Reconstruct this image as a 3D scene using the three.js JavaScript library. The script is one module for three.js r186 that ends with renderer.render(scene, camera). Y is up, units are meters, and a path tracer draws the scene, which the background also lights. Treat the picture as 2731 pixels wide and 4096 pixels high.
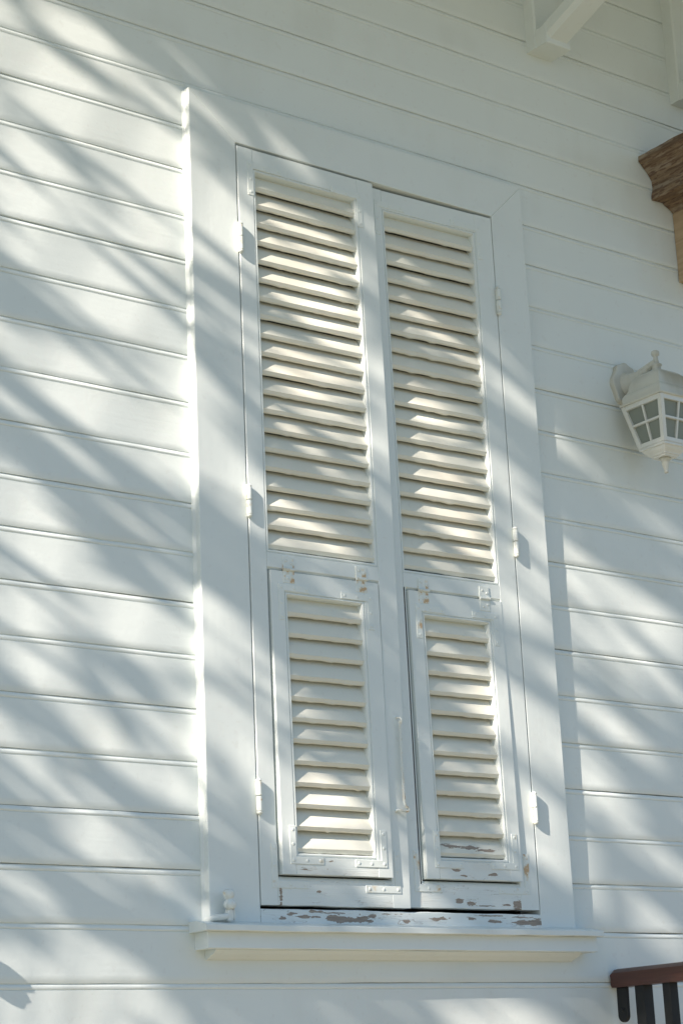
import * as THREE from 'three';
import { mergeGeometries, toCreasedNormals } from 'three/addons/utils/BufferGeometryUtils.js';

// ---------------------------------------------------------------- camera, sky, sun, exposure
const EYE = 1.6;                       // height of the lens above the ground; the wall is the plane z = 0
const scene = new THREE.Scene();
const camera = new THREE.PerspectiveCamera(28.446, 682 / 1024, 0.05, 4000);
{
  const yaw = 0.655356, pitch = 0.284719, roll = -0.046509;
  const fwd = new THREE.Vector3(Math.sin(yaw) * Math.cos(pitch), Math.sin(pitch), -Math.cos(yaw) * Math.cos(pitch));
  const right0 = new THREE.Vector3(Math.cos(yaw), 0, Math.sin(yaw));
  const up0 = new THREE.Vector3().crossVectors(right0, fwd);
  camera.position.set(0, EYE, 4.5);
  camera.up.copy(up0).multiplyScalar(Math.cos(roll)).addScaledVector(right0, -Math.sin(roll));
  camera.lookAt(camera.position.clone().add(fwd));
  scene.add(camera);
}
// a ray of sun that moves 1 m towards the wall moves SX to the right and SY down
const SX = 3.6, SY = 2.1;
const sunDir = new THREE.Vector3(-SX, SY, 1).normalize();
// clear summer sky: deep above, pale at the horizon, a broad hazy glow round the sun
{
  const W = 512, H = 256, d = new Float32Array(W * H * 4), v = new THREE.Vector3();
  for (let j = 0; j < H; j++) for (let i = 0; i < W; i++) {
    const lat = ((j + 0.5) / H - 0.5) * Math.PI, lon = ((i + 0.5) / W - 0.5) * 2 * Math.PI, o = (j * W + i) * 4;
    v.set(Math.cos(lat) * Math.cos(lon), Math.sin(lat), Math.cos(lat) * Math.sin(lon));
    const up = Math.max(0, v.y), haze = Math.pow(1 - up, 3.0), g = Math.max(0, v.dot(sunDir));
    const glow = 0.06 * Math.pow(g, 3) + 0.35 * Math.pow(g, 24) + 0.9 * Math.pow(g, 160);
    const low = [0.215, 0.285, 0.345], high = [0.080, 0.162, 0.295], warm = [1.0, 0.93, 0.80];
    for (let k = 0; k < 3; k++) d[o + k] = 1.0 * (high[k] + (low[k] - high[k]) * haze + warm[k] * glow);
    d[o + 3] = 1;
  }
  const t = new THREE.DataTexture(d, W, H, THREE.RGBAFormat, THREE.FloatType);
  t.mapping = THREE.EquirectangularReflectionMapping; t.magFilter = t.minFilter = THREE.LinearFilter; t.wrapS = THREE.RepeatWrapping; t.needsUpdate = true;
  scene.background = t; scene.environment = t;
}
const sun = new THREE.DirectionalLight(0xfff2e4, 5);
sun.name = 'sun';
sun.position.copy(sunDir).multiplyScalar(30).add(new THREE.Vector3(3.6, 3, 0));
sun.target.position.set(3.6, 3, 0);
sun.castShadow = true; sun.shadow.mapSize.set(4096, 4096); sun.shadow.bias = -0.0004;
Object.assign(sun.shadow.camera, { left: -6, right: 6, top: 6, bottom: -6, near: 1, far: 80 });
sun.shadow.radius = 1;
scene.add(sun, sun.target);
const renderer = new THREE.WebGLRenderer({ antialias: true });
renderer.toneMapping = THREE.LinearToneMapping;
renderer.toneMappingExposure = 2.2;
renderer.shadowMap.enabled = true;

// ---------------------------------------------------------------- helpers
function rng(seed) { let a = seed >>> 0; return () => { a = (a + 0x6D2B79F5) | 0; let t = Math.imul(a ^ (a >>> 15), 1 | a); t = (t + Math.imul(t ^ (t >>> 7), 61 | t)) ^ t; return ((t ^ (t >>> 14)) >>> 0) / 4294967296; }; }
const R = rng(7);
const used = {};
function numbered(n) { const k = used[n] = (used[n] ?? -1) + 1; return k ? `${n}_${String(k).padStart(3, '0')}` : n; }
// a thing: a Group at its base; parts are given in wall coordinates (x right, y above the lens, z off the wall)
function thing(name, label, category, [x, y, z], group) {
  const g = new THREE.Group(); g.name = numbered(name); g.position.set(x, y + EYE, z);
  g.userData = { label, category }; if (group) g.userData.group = group;
  g.userData0 = [x, y, z];
  scene.add(g); return g;
}
function part(parent, name, geos, mat, label) {
  let g = Array.isArray(geos) ? mergeGeometries(geos.map(q => strip(q)), false) : geos;
  const b = parent.userData0 || [0, 0, 0];
  g = g.clone(); g.translate(-b[0], -b[1], -b[2]);
  const m = new THREE.Mesh(g, mat); m.name = name; m.castShadow = m.receiveShadow = true;
  m.userData0 = b; if (label) m.userData.label = label;
  parent.add(m); return m;
}
function strip(g) {
  const q = g.index ? g.toNonIndexed() : g;
  for (const k of Object.keys(q.attributes)) if (!['position', 'normal', 'uv'].includes(k)) q.deleteAttribute(k);
  if (!q.attributes.uv) q.setAttribute('uv', new THREE.Float32BufferAttribute(new Float32Array(q.attributes.position.count * 2), 2));
  return q;
}
// box-projected uv in metres; vertical swaps the axes so that brush marks run along an upright
function uvBox(g, { vertical = false, off = [0, 0], fit, alongZ } = {}) {
  if (g.index) g = g.toNonIndexed();
  const p = g.attributes.position, n = g.attributes.normal, uv = new Float32Array(p.count * 2);
  for (let i = 0; i < p.count; i++) {
    const x = p.getX(i), y = p.getY(i), z = p.getZ(i);
    const ax = Math.abs(n.getX(i)), ay = Math.abs(n.getY(i)), az = Math.abs(n.getZ(i));
    let u, v;
    if (az >= ax && az >= ay) { u = x; v = y; } else if (ax >= ay) { u = z; v = y; if (vertical) { u = z; v = y; } } else { u = x; v = z; }
    if (alongZ) { u = z + off[0]; v = y - x * 0.7 + off[1]; } else if (fit) { u = (x - fit[0]) / (fit[1] - fit[0]); v = (y - fit[2]) / (fit[3] - fit[2]); } else if (vertical) { [u, v] = [v + off[0], u + off[1]]; } else { u += off[0]; v += off[1]; }
    uv[2 * i] = u; uv[2 * i + 1] = v;
  }
  g.setAttribute('uv', new THREE.Float32BufferAttribute(uv, 2));
  return g;
}
// sweep a closed profile [[u, v] ...] along an axis; disp(s, i, u, v) may return [du, dv]
function sweep(axis, s0, s1, n, profile, { disp, crease = 0.3, caps = true } = {}) {
  let area = 0; const m = profile.length;
  for (let i = 0; i < m; i++) { const a = profile[i], b = profile[(i + 1) % m]; area += a[0] * b[1] - b[0] * a[1]; }
  let pr = area < 0 ? profile.slice().reverse() : profile.slice();       // counter-clockwise in (u, v)
  const pos = [], idx = [];
  const put = (s, u, v) => { if (axis === 'x') pos.push(s, u, v); else if (axis === 'y') pos.push(u, s, v); else pos.push(u, v, s); };
  for (let k = 0; k <= n; k++) {
    const s = s0 + (s1 - s0) * k / n;
    for (let i = 0; i < m; i++) { let [u, v] = pr[i]; if (disp) { const d = disp(s, i, u, v); u += d[0]; v += d[1]; } put(s, u, v); }
  }
  const flip = axis === 'y';
  const tri = (a, b, c) => flip ? idx.push(a, c, b) : idx.push(a, b, c);
  for (let k = 0; k < n; k++) for (let i = 0; i < m; i++) {
    const a = k * m + i, b = k * m + (i + 1) % m, c = a + m, d = b + m;
    tri(a, b, d); tri(a, d, c);
  }
  if (caps) {
    const tris = THREE.ShapeUtils.triangulateShape(pr.map(q => new THREE.Vector2(q[0], q[1])), []);
    for (const [a, b, c] of tris) { tri(a, c, b); tri(n * m + a, n * m + b, n * m + c); }
  }
  const g = new THREE.BufferGeometry();
  g.setAttribute('position', new THREE.Float32BufferAttribute(pos, 3)); g.setIndex(idx);
  return toCreasedNormals(g, crease);
}
// chamfered bar: rectangle u0..u1 x v0..v1 with front corners (v1) rounded by c
function barProfile(u0, u1, v0, v1, c) {
  return [[u0, v0], [u1, v0], [u1, v1 - c], [u1 - c, v1], [u0 + c, v1], [u0, v1 - c]];
}
function warpG(g, w) {
  if (!w) return g;
  const p = g.attributes.position;
  for (let i = 0; i < p.count; i++) p.setZ(i, p.getZ(i) + w(p.getX(i), p.getY(i)));
  return g;
}
// a profile [[d, z] ...] carried round a rectangle with mitred corners; d grows outwards from the rectangle
function frameSweep(x0, x1, y0, y1, profile, nSeg = 10, crease = 0.7) {
  const sides = [[[x0, y0], [x1, y0], [0, -1]], [[x1, y0], [x1, y1], [1, 0]], [[x1, y1], [x0, y1], [0, 1]], [[x0, y1], [x0, y0], [-1, 0]]];
  const out = [];
  for (const [a, b, nrm] of sides) {
    const pos = [], idx = [], m = profile.length;
    const dir = [Math.sign(b[0] - a[0]), Math.sign(b[1] - a[1])];
    for (let k = 0; k <= nSeg; k++) {
      const t = k / nSeg;
      for (const [d, z] of profile) {
        const ax = a[0] + nrm[0] * d - dir[0] * d, ay = a[1] + nrm[1] * d - dir[1] * d;
        const bx = b[0] + nrm[0] * d + dir[0] * d, by = b[1] + nrm[1] * d + dir[1] * d;
        pos.push(ax + (bx - ax) * t, ay + (by - ay) * t, z);
      }
    }
    for (let k = 0; k < nSeg; k++) for (let i = 0; i < m - 1; i++) {
      const p = k * m + i, q = p + 1, r = p + m, s = q + m;
      idx.push(p, s, q, p, r, s);
    }
    const g = new THREE.BufferGeometry(); g.setAttribute('position', new THREE.Float32BufferAttribute(pos, 3)); g.setIndex(idx);
    out.push(toCreasedNormals(g, crease));
  }
  return mergeGeometries(out, false);
}
function extrude(pts, depth, z0, bevel = 0.001, curveSeg = 6) {
  const sh = pts instanceof THREE.Shape ? pts : new THREE.Shape(pts.map(p => new THREE.Vector2(p[0], p[1])));
  const g = new THREE.ExtrudeGeometry(sh, { depth: depth - bevel, bevelEnabled: bevel > 0, bevelThickness: bevel, bevelSize: bevel, bevelOffset: -bevel, bevelSegments: 2, curveSegments: curveSeg });
  g.translate(0, 0, z0); return g;
}
function lathe(pts, seg = 20) { return new THREE.LatheGeometry(pts.map(p => new THREE.Vector2(p[0], p[1])), seg); }
function tube(pts, r, seg = 24, rad = 8) { return new THREE.TubeGeometry(new THREE.CatmullRomCurve3(pts.map(p => new THREE.Vector3(...p))), seg, r, rad, false); }
// periodic value noise
function noise2(seed) {
  const T = new Float32Array(65536); const r = rng(seed); for (let i = 0; i < 65536; i++) T[i] = r();
  return (x, y, px = 256, py = 256) => {
    const xi = Math.floor(x), yi = Math.floor(y), fx = x - xi, fy = y - yi, u = fx * fx * (3 - 2 * fx), v = fy * fy * (3 - 2 * fy);
    const w = (a, p) => ((a % p) + p) % p;
    const a = w(xi, px), b = w(xi + 1, px), c = w(yi, py) * 256, d = w(yi + 1, py) * 256;
    return (T[c + a] * (1 - u) + T[c + b] * u) * (1 - v) + (T[d + a] * (1 - u) + T[d + b] * u) * v;
  };
}
const N = noise2(11), N2 = noise2(23), N3 = noise2(47);
const fbm = (f, x, y, oct, px = 256, py = 256) => { let s = 0, a = 0.5; for (let o = 0; o < oct; o++) { s += a * f(x, y, px, py); x *= 2; y *= 2; px = Math.min(256, px * 2); py = Math.min(256, py * 2); a *= 0.5; } return s / (1 - Math.pow(0.5, oct)); };
const sstep = (a, b, x) => { const t = Math.min(1, Math.max(0, (x - a) / (b - a))); return t * t * (3 - 2 * t); };
function tex(w, h, fn, { srgb = false, repeat } = {}) {
  const d = new Uint8Array(w * h * 4);
  for (let j = 0; j < h; j++) for (let i = 0; i < w; i++) {
    const c = fn(i / w, j / h, i, j), o = (j * w + i) * 4;
    if (typeof c === 'number') d[o] = d[o + 1] = d[o + 2] = Math.max(0, Math.min(255, c * 255));
    else for (let k = 0; k < 3; k++) d[o + k] = Math.max(0, Math.min(255, (srgb ? toS(c[k]) : c[k]) * 255));
    d[o + 3] = 255;
  }
  const t = new THREE.DataTexture(d, w, h); t.magFilter = THREE.LinearFilter; t.minFilter = THREE.LinearMipmapLinearFilter; t.generateMipmaps = true;
  t.wrapS = t.wrapT = THREE.RepeatWrapping; if (srgb) t.colorSpace = THREE.SRGBColorSpace;
  if (repeat) t.repeat.set(repeat[0], repeat[1]); t.needsUpdate = true; return t;
}
function toS(l) { l = Math.max(0, Math.min(1, l)); return l <= 0.0031308 ? 12.92 * l : 1.055 * Math.pow(l, 1 / 2.4) - 0.055; }
const lerp = (a, b, t) => a + (b - a) * t;
const mix3 = (a, b, t) => [lerp(a[0], b[0], t), lerp(a[1], b[1], t), lerp(a[2], b[2], t)];

// ---------------------------------------------------------------- materials
const WHITE = [0.745, 0.79, 0.768], CREAM = [0.757, 0.748, 0.655];
// brush marks along u, orange peel, the odd run and bump
const paintBump = tex(1024, 1024, (u, v) => {
  const streak = fbm(N, u * 8, v * 120, 2, 8, 120) * 0.5 + fbm(N2, u * 3, v * 60, 2, 3, 60) * 0.6;
  const peel = fbm(N3, u * 120, v * 120, 2, 120, 120) * 0.5;
  const wave = fbm(N, u * 10, v * 14, 3, 10, 14) * 1.6;
  const lump = Math.pow(fbm(N2, u * 40, v * 40, 2, 40, 40), 6) * 0.9;
  return (streak + peel + wave + lump) / 3.6;
}, { repeat: [1 / 0.9, 1 / 0.9] });
function paintTint(base, dirt, seed, amt) {
  return tex(1024, 1024, (u, v) => {
    const a = fbm(N, u * 5 + seed, v * 9, 4, 5, 9), b = fbm(N2, u * 20, v * 4, 4, 20, 4);
    const speck = sstep(0.80, 0.86, fbm(N3, u * 120, v * 120, 2, 120, 120));
    const t = sstep(0.45, 0.8, a * 0.6 + b * 0.4) * amt;
    return mix3(mix3(base, dirt, t), [0.42, 0.36, 0.27], speck * 0.07);
  }, { srgb: true, repeat: [1 / 1.7, 1 / 1.7] });
}
const mWall = new THREE.MeshStandardMaterial({ map: paintTint(WHITE, [0.66, 0.69, 0.65], 0, 0.5), roughness: 0.5, bumpMap: paintBump, bumpScale: 0.0009 });
const mTrim = new THREE.MeshStandardMaterial({ map: paintTint(WHITE, [0.68, 0.72, 0.69], 3, 0.4), roughness: 0.42, bumpMap: paintBump, bumpScale: 0.0007 });
const mCream = new THREE.MeshStandardMaterial({ map: paintTint(CREAM, [0.74, 0.69, 0.57], 5, 0.6), roughness: 0.5, bumpMap: paintBump, bumpScale: 0.0006 });
const rustTex = (lo, hi, f) => tex(512, 512, (u, v) => {
  const a = fbm(N, u * f, v * f, 3, f, f), b = fbm(N2, u * 7, v * 7, 2, 7, 7), q = a * 0.6 + b * 0.45;
  const t = sstep(hi, hi + 0.06, q), h = sstep(lo, hi, q) * 0.45;
  return mix3(mix3([0.745, 0.785, 0.755], [0.66, 0.56, 0.37], h), [0.50, 0.27, 0.085], t * 0.7);
}, { srgb: true, repeat: [1 / 0.5, 1 / 0.5] });
const mIron = new THREE.MeshStandardMaterial({ map: rustTex(0.62, 0.75, 30), roughness: 0.45, bumpMap: paintBump, bumpScale: 0.0008 });
const mRusty = new THREE.MeshStandardMaterial({ map: rustTex(0.56, 0.68, 50), roughness: 0.55, bumpMap: paintBump, bumpScale: 0.0010 });
const mIronClean = new THREE.MeshStandardMaterial({ map: paintTint([0.755, 0.785, 0.75], [0.66, 0.62, 0.5], 4, 0.5), roughness: 0.42, bumpMap: paintBump, bumpScale: 0.0006 });
const mSheath = new THREE.MeshStandardMaterial({ color: new THREE.Color().setRGB(0.32, 0.23, 0.145), roughness: 0.85 }), mPlaster = new THREE.MeshStandardMaterial({ color: new THREE.Color().setRGB(0.52, 0.48, 0.41), roughness: 0.9 });
// paint that has flaked off the wood in places: patches [x, y, rx, ry, strength] in metres
const WOODGREY = [0.26, 0.215, 0.175];
function peeling(x0, x1, y0, y1, patches, base = WHITE, seed = 0, crack = 1) {
  const W = Math.min(2048, Math.round((x1 - x0) * 1800)), H = Math.max(48, Math.round((y1 - y0) * 1800));
  const field = (u, v) => {
    const x = x0 + u * (x1 - x0), y = y0 + v * (y1 - y0);
    let s = 0; for (const [px, py, rx, ry, k] of patches) { const d = ((x - px) / rx) ** 2 + ((y - py) / ry) ** 2; s = Math.max(s, k * Math.exp(-d * 0.5)); }
    const n = fbm(N, x * 55 + seed, y * 240 + seed, 4), n2 = fbm(N2, x * 260, y * 420, 2);
    const line = crack * sstep(0.035, 0.0, Math.abs(fbm(N3, x * 22 + seed, y * 190, 3) - 0.5)) * sstep(0.5, 0.68, fbm(N2, x * 14 + seed, y * 60, 2));
    return [s + (n - 0.5) * 0.95 + (n2 - 0.5) * 0.16, line];
  };
  const map = tex(W, H, (u, v) => {
    const [f, l] = field(u, v); const x = x0 + u * (x1 - x0), y = y0 + v * (y1 - y0);
    const bare = sstep(0.50, 0.53, f);
    const grain = fbm(N3, x * 30, y * 900, 3);
    const wood = mix3([0.20, 0.155, 0.12], [0.44, 0.37, 0.30], grain);
    const pt = mix3(base, [0.66, 0.62, 0.53], sstep(0.44, 0.52, f) * 0.5 + 0.25 * sstep(0.5, 0.75, fbm(N, x * 9 + seed, y * 25, 3)));
    return mix3(mix3(pt, [0.30, 0.26, 0.21], l * 0.75), wood, bare);
  }, { srgb: true });
  const bump = tex(W, H, (u, v) => {
    const [f, l] = field(u, v); const x = x0 + u * (x1 - x0), y = y0 + v * (y1 - y0);
    return 0.72 - 0.5 * sstep(0.50, 0.53, f) + 0.2 * sstep(0.40, 0.5, f) - 0.35 * l + 0.35 * (fbm(N, x * 25, y * 420, 3) - 0.5);
  });
  return new THREE.MeshStandardMaterial({ map, roughness: 0.6, bumpMap: bump, bumpScale: 0.0016 });
}
const woodMap = tex(1024, 1024, (u, v) => {
  const warp = fbm(N2, u * 4, v * 6, 3, 4, 6) * 0.5, g = fbm(N, u * 3 + warp, v * 48, 3, 3, 48), k = fbm(N3, u * 5, v * 24, 4, 5, 24), f = fbm(N2, u * 16, v * 60, 3, 16, 60);
  const base = mix3([0.115, 0.070, 0.042], [0.29, 0.205, 0.125], sstep(0.25, 0.75, g * 0.7 + f * 0.3));
  const pale = mix3(base, [0.40, 0.335, 0.255], sstep(0.48, 0.70, k) * 0.6);
  return mix3(pale, [0.085, 0.040, 0.026], sstep(0.53, 0.66, f * 0.6 + g * 0.4) * 0.75);
}, { srgb: true, repeat: [1 / 0.4, 1 / 0.4] });
const woodBump = tex(512, 1024, (u, v) => fbm(N, u * 4, v * 60, 3, 4, 60) * 0.6 + fbm(N3, u * 5, v * 30, 4, 5, 30) * 0.5, { repeat: [1 / 0.4, 1 / 0.4] });
const mOldWood = new THREE.MeshStandardMaterial({ map: woodMap, roughness: 0.75, bumpMap: woodBump, bumpScale: 0.007 });
const tanMap = tex(512, 512, (u, v) => { const g = fbm(N, u * 50, v * 4 + fbm(N2, u * 5, v * 5, 2, 5, 5), 4, 50, 256); return mix3([0.36, 0.26, 0.15], [0.54, 0.41, 0.265], g); }, { srgb: true, repeat: [1 / 0.4, 1 / 0.4] });
const mTanWood = new THREE.MeshStandardMaterial({ map: tanMap, roughness: 0.7, bumpMap: woodBump, bumpScale: 0.0015 });
const railMap = tex(512, 256, (u, v) => { const g = fbm(N, u * 5, v * 60, 4, 5, 60); return mix3([0.045, 0.015, 0.010], [0.10, 0.034, 0.021], g); }, { srgb: true, repeat: [1 / 0.4, 1 / 0.2] });
const mRail = new THREE.MeshPhysicalMaterial({ map: railMap, roughness: 0.42, clearcoat: 0.25, clearcoatRoughness: 0.4 });
const mBlack = new THREE.MeshStandardMaterial({ color: new THREE.Color().setRGB(0.007, 0.008, 0.009), roughness: 0.6, bumpMap: paintBump, bumpScale: 0.0006 });
const lampTint = paintTint([0.72, 0.73, 0.68], [0.55, 0.51, 0.41], 2, 0.6), lampDirt = paintTint([0.62, 0.62, 0.55], [0.38, 0.34, 0.24], 1, 1.0);
const mLampDirty = new THREE.MeshStandardMaterial({ map: lampDirt, roughness: 0.45 });
const mLamp = new THREE.MeshStandardMaterial({ map: lampTint, roughness: 0.38 });
const mLampGlass = new THREE.MeshPhysicalMaterial({ color: new THREE.Color().setRGB(0.27, 0.30, 0.26), roughness: 0.45, transmission: 0.12, thickness: 0, ior: 1.45 });
const mGround = new THREE.MeshStandardMaterial({ map: tex(512, 512, (u, v) => { const a = fbm(N, u * 40, v * 40, 4, 40, 40), b = fbm(N2, u * 6, v * 6, 3, 6, 6); return mix3([0.13, 0.13, 0.085], [0.27, 0.255, 0.18], a * 0.6 + b * 0.4); }, { srgb: true, repeat: [1 / 3, 1 / 3] }), roughness: 0.9 });

// ---------------------------------------------------------------- ground
{
  const g = new THREE.PlaneGeometry(2400, 2400); g.rotateX(-Math.PI / 2);
  const uv = g.attributes.uv, p = g.attributes.position; for (let i = 0; i < uv.count; i++) uv.setXY(i, p.getX(i), p.getZ(i));
  const m = new THREE.Mesh(g, mGround); m.name = 'ground'; m.receiveShadow = true; m.userData = { kind: 'structure' }; scene.add(m);
}

// ---------------------------------------------------------------- clapboard wall
const CAS = { x0: 2.944, x1: 4.243, top: 2.884, bot: 0.455, z: 0.029 };
const OPN = { x0: 3.105, x1: 4.106, y0: 0.508, y1: 2.748 };
const WX0 = -3.5, WX1 = 9;
{
  const wall = thing('house_wall', 'white painted board wall with beaded joints behind the shuttered window', 'wall', [3.6, -EYE, 0]);
  const mid = [0.315, 0.462, 0.606, 0.750, 0.893, 1.036, 1.184, 1.329, 1.472, 1.613, 1.760, 1.909, 2.051, 2.193, 2.342, 2.480, 2.629, 2.770, 2.914, 3.056, 3.198, 3.337, 3.471, 3.614];
  const joints = []; for (let y = 0.315 - 0.1445 * 13; y < 0.30; y += 0.1445) joints.push(y);
  joints.push(...mid); for (let k = 1; k < 8; k++) joints.push(3.614 + 0.1442 * k);
  const plank = (x0, x1, ya, yb, k, n) => {
    const w1 = (R() - 0.5) * 0.002, ph = R() * 50, ofx = R() * 5, ofy = R() * 5, out = 0.0009 + R() * 0.0011;
    const b = ya + 0.0006, t = yb;
    const pr = [[b, -0.02], [b, out - 0.0022], [b + 0.0006, out - 0.0007], [b + 0.0022, out], [b + 0.02, out - 0.0002], [t - 0.055, 0.0004], [t - 0.0172, 0],
      [t - 0.0163, -0.0016], [t - 0.0154, -0.0016], [t - 0.0143, 0.0], [t - 0.0120, 0.0013], [t - 0.0090, 0.0017], [t - 0.0062, 0.0010], [t - 0.0042, -0.0004], [t - 0.0028, -0.0016], [t - 0.0004, -0.0022], [t - 0.0004, -0.02]];
    const rough = 0.6 + R() * 1.2;
    const g = sweep('x', x0, x1, n, pr, {
      crease: 0.45,
      disp: (s, i, u) => {
        const big = (fbm(N, s * 1.1 + ph, k * 3.1, 2) - 0.5) * 0.0032, sm = (fbm(N2, s * 14 + ph, k * 7.7 + (u > (ya + yb) / 2 ? 5 : 0), 3) - 0.5) * 0.0016 * rough;
        const zz = (fbm(N3, s * 1.7 + ph, k * 1.9 + u * 8, 2) - 0.5) * 0.0030 + (fbm(N3, s * 20 + ph, k + u * 60, 2) - 0.5) * 0.0007;
        return [big + sm + w1 * 0.3, zz];
      }
    });
    part(wall, 'plank', uvBox(g, { off: [ofx, ofy] }), mWall);
  };
  for (let k = 0; k < joints.length - 1; k++) {
    const ya = joints[k], yb = joints[k + 1];
    const inView = ya > 0.0 && yb < 4.1, n1 = inView ? 1 : 0;
    if (yb > 0.47 && ya < 2.87) {
      plank(WX0, CAS.x0 + 0.004, ya, yb, k, n1 ? 110 : 12);
      plank(CAS.x1 - 0.004, WX1, ya, yb, k + 31, n1 ? 100 : 12);
      if (yb > 2.9) plank(CAS.x0 + 0.0045, CAS.x1 - 0.0045, 2.84, yb, k + 90, 30);
    } else plank(WX0, WX1, ya, yb, k, n1 ? 220 : 20);
  }
  // timber sheathing behind the boards, open at the window, and the closed room behind it
  const bx = (x0, x1, y0, y1, z0, z1) => { const g = new THREE.BoxGeometry(x1 - x0, y1 - y0, z1 - z0); g.translate((x0 + x1) / 2, (y0 + y1) / 2, (z0 + z1) / 2); return uvBox(g); };
  const o = OPN, zs0 = -0.12, zs1 = -0.021, yB = -EYE, yT = 4.75;
  for (const q of [[WX0, o.x0 - 0.03, yB, yT], [o.x1 + 0.03, WX1, yB, yT], [o.x0 - 0.03, o.x1 + 0.03, yB, 0.44], [o.x0 - 0.03, o.x1 + 0.03, 2.80, yT]]) part(wall, 'sheathing', bx(...q, zs0, zs1), mSheath);
  const rx0 = 2.2, rx1 = 5.2, ry0 = 0.0, ry1 = 3.1, rz = -3.1;
  for (const [x0, x1, y0, y1, z0, z1] of [[rx0, rx1, ry0 - 0.1, ry0, rz, -0.121], [rx0, rx1, ry1, ry1 + 0.1, rz, -0.121], [rx0 - 0.1, rx0, ry0 - 0.1, ry1 + 0.1, rz, -0.121], [rx1, rx1 + 0.1, ry0 - 0.1, ry1 + 0.1, rz, -0.121], [rx0 - 0.1, rx1 + 0.1, ry0 - 0.1, ry1 + 0.1, rz - 0.1, rz]]) part(wall, 'room_wall', bx(x0, x1, y0, y1, z0, z1), mPlaster);
}

// ---------------------------------------------------------------- window surround: casing, threshold, sill
const win = thing('window_surround', 'white window casing with projecting sill framing the shutters', 'window frame', [3.6, CAS.bot - 0.08, 0]);
{
  const z0 = -0.06, d = CAS.z - z0, b = 0.0022;
  const { x0, x1, top, z } = CAS, o = OPN;
  part(win, 'casing_jamb', uvBox(extrude([[x0, 0.470], [o.x0, 0.470], [o.x0, o.y1], [x0, top]], d, z0, b), { vertical: true, off: [.3, .1] }), mTrim);
  part(win, 'casing_jamb', uvBox(extrude([[o.x1, 0.470], [x1, 0.470], [x1, top], [o.x1, o.y1]], d, z0, b), { vertical: true, off: [1.3, .6] }), mTrim);
  part(win, 'casing_head', uvBox(extrude([[x0, top], [o.x0, o.y1], [o.x1, o.y1], [x1, top]], d, z0, b), { off: [.7, .2] }), mTrim);
  // caulk bead where the casing meets the boards
  const caulk = (x, s, y0, y1, sd) => sweep('y', y0, y1, 60, [[x, -0.006], [x + s * 0.007, -0.006], [x + s * 0.006, 0.003], [x + s * 0.003, 0.0055], [x + s * 0.0008, 0.009], [x, 0.010]],
    { disp: (q, i, u) => i === 0 ? [0, 0] : [s * (fbm(N2, q * 3 + sd, sd, 2) - 0.5) * 0.001 * (u === x ? 0 : 1), 0] });
  part(win, 'caulk_bead', uvBox(caulk(x0, -1, 0.470, top - 0.003, 4)), mTrim);
  // threshold board under the shutters, paint flaking
  const t = [3.106, 4.124, 0.466, 0.5075];
  const tm = peeling(...t, [[3.280, .502, .022, .0035, .8], [3.206, .494, .018, .004, .75], [3.243, .487, .02, .004, .8], [3.177, .483, .012, .0035, .8], [3.289, .488, .015, .004, .75], [3.363, .484, .03, .008, 1.0], [3.405, .482, .03, .005, .85], [3.445, .483, .03, .008, 1.0], [3.480, .490, .02, .005, .8],
    [3.60, .480, .013, .004, .8], [3.700, .488, .02, .004, .75], [3.735, .491, .02, .004, .75], [3.837, .492, .014, .004, .8], [3.924, .484, .02, .0045, .9], [4.035, .483, .03, .006, 1.0], [4.085, .485, .032, .008, 1.05], [4.11, .486, .02, .004, .9], [3.93, .501, .07, .002, .7], [4.02, .498, .05, .002, .7], [3.35, .499, .05, .002, .62], [3.55, .499, .04, .002, .6]], WHITE, 3, 1);
  part(win, 'threshold', uvBox(sweep('x', t[0], t[1], 80, [[t[2], -0.06], [t[3], -0.06], [t[3], 0.0255], [t[3] - 0.003, 0.0275], [t[2], 0.0285]], { disp: (s, i, u) => [(u > 0.5 ? (fbm(N, s * 18, 2, 3) - 0.5) * 0.004 : 0), (fbm(N2, s * 25, u * 90, 2) - 0.5) * 0.0012] }), { fit: t }), tm, 'threshold board with flaking paint');
  // sill: slab, fascia below it and a small bed moulding
  const slab = [[0.4705, -0.01], [0.4705, CAS.z], [0.4585, 0.082], [0.4565, 0.0835], [0.4435, 0.0835], [0.442, 0.0820], [0.442, -0.01]];
  part(win, 'sill', uvBox(sweep('x', 2.897, 4.304, 90, slab, { disp: (s, i, u, v) => v > 0.07 ? [(fbm(N, s * 9, 8, 3) - 0.5) * 0.003, (fbm(N2, s * 16, u * 80, 3) - 0.5) * 0.002] : [0, 0] }), { off: [0.4, 0.4] }), mTrim);
  part(win, 'sill_fascia', uvBox(sweep('x', 2.915, 4.291, 70, [[0.442, -0.01], [0.442, 0.062], [0.4005, 0.0630], [0.3985, 0.0615], [0.3985, -0.01]], { disp: (s, i, u) => [u < 0.41 ? (fbm(N, s * 8, 5, 3) - 0.5) * 0.002 : 0, 0] }), { off: [0.9, 0.1] }), mTrim);
  const bed = [[0.3985, -0.01], [0.3985, 0.052], [0.3955, 0.052], [0.3935, 0.047], [0.3890, 0.044], [0.3850, 0.034], [0.3835, 0.026], [0.3810, 0.024], [0.3785, 0.016], [0.3765, 0.012], [0.3745, 0.010], [0.3745, -0.01]];
  part(win, 'bed_moulding', uvBox(sweep('x', 2.945, 4.235, 40, bed, { crease: 0.9 })), mTrim);
}

// ---------------------------------------------------------------- shutters
const HH = OPN.y1 - OPN.y0, tt = y => (y - OPN.y0) / HH;
const SLAT_PITCH = (a, n) => a / n;
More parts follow.
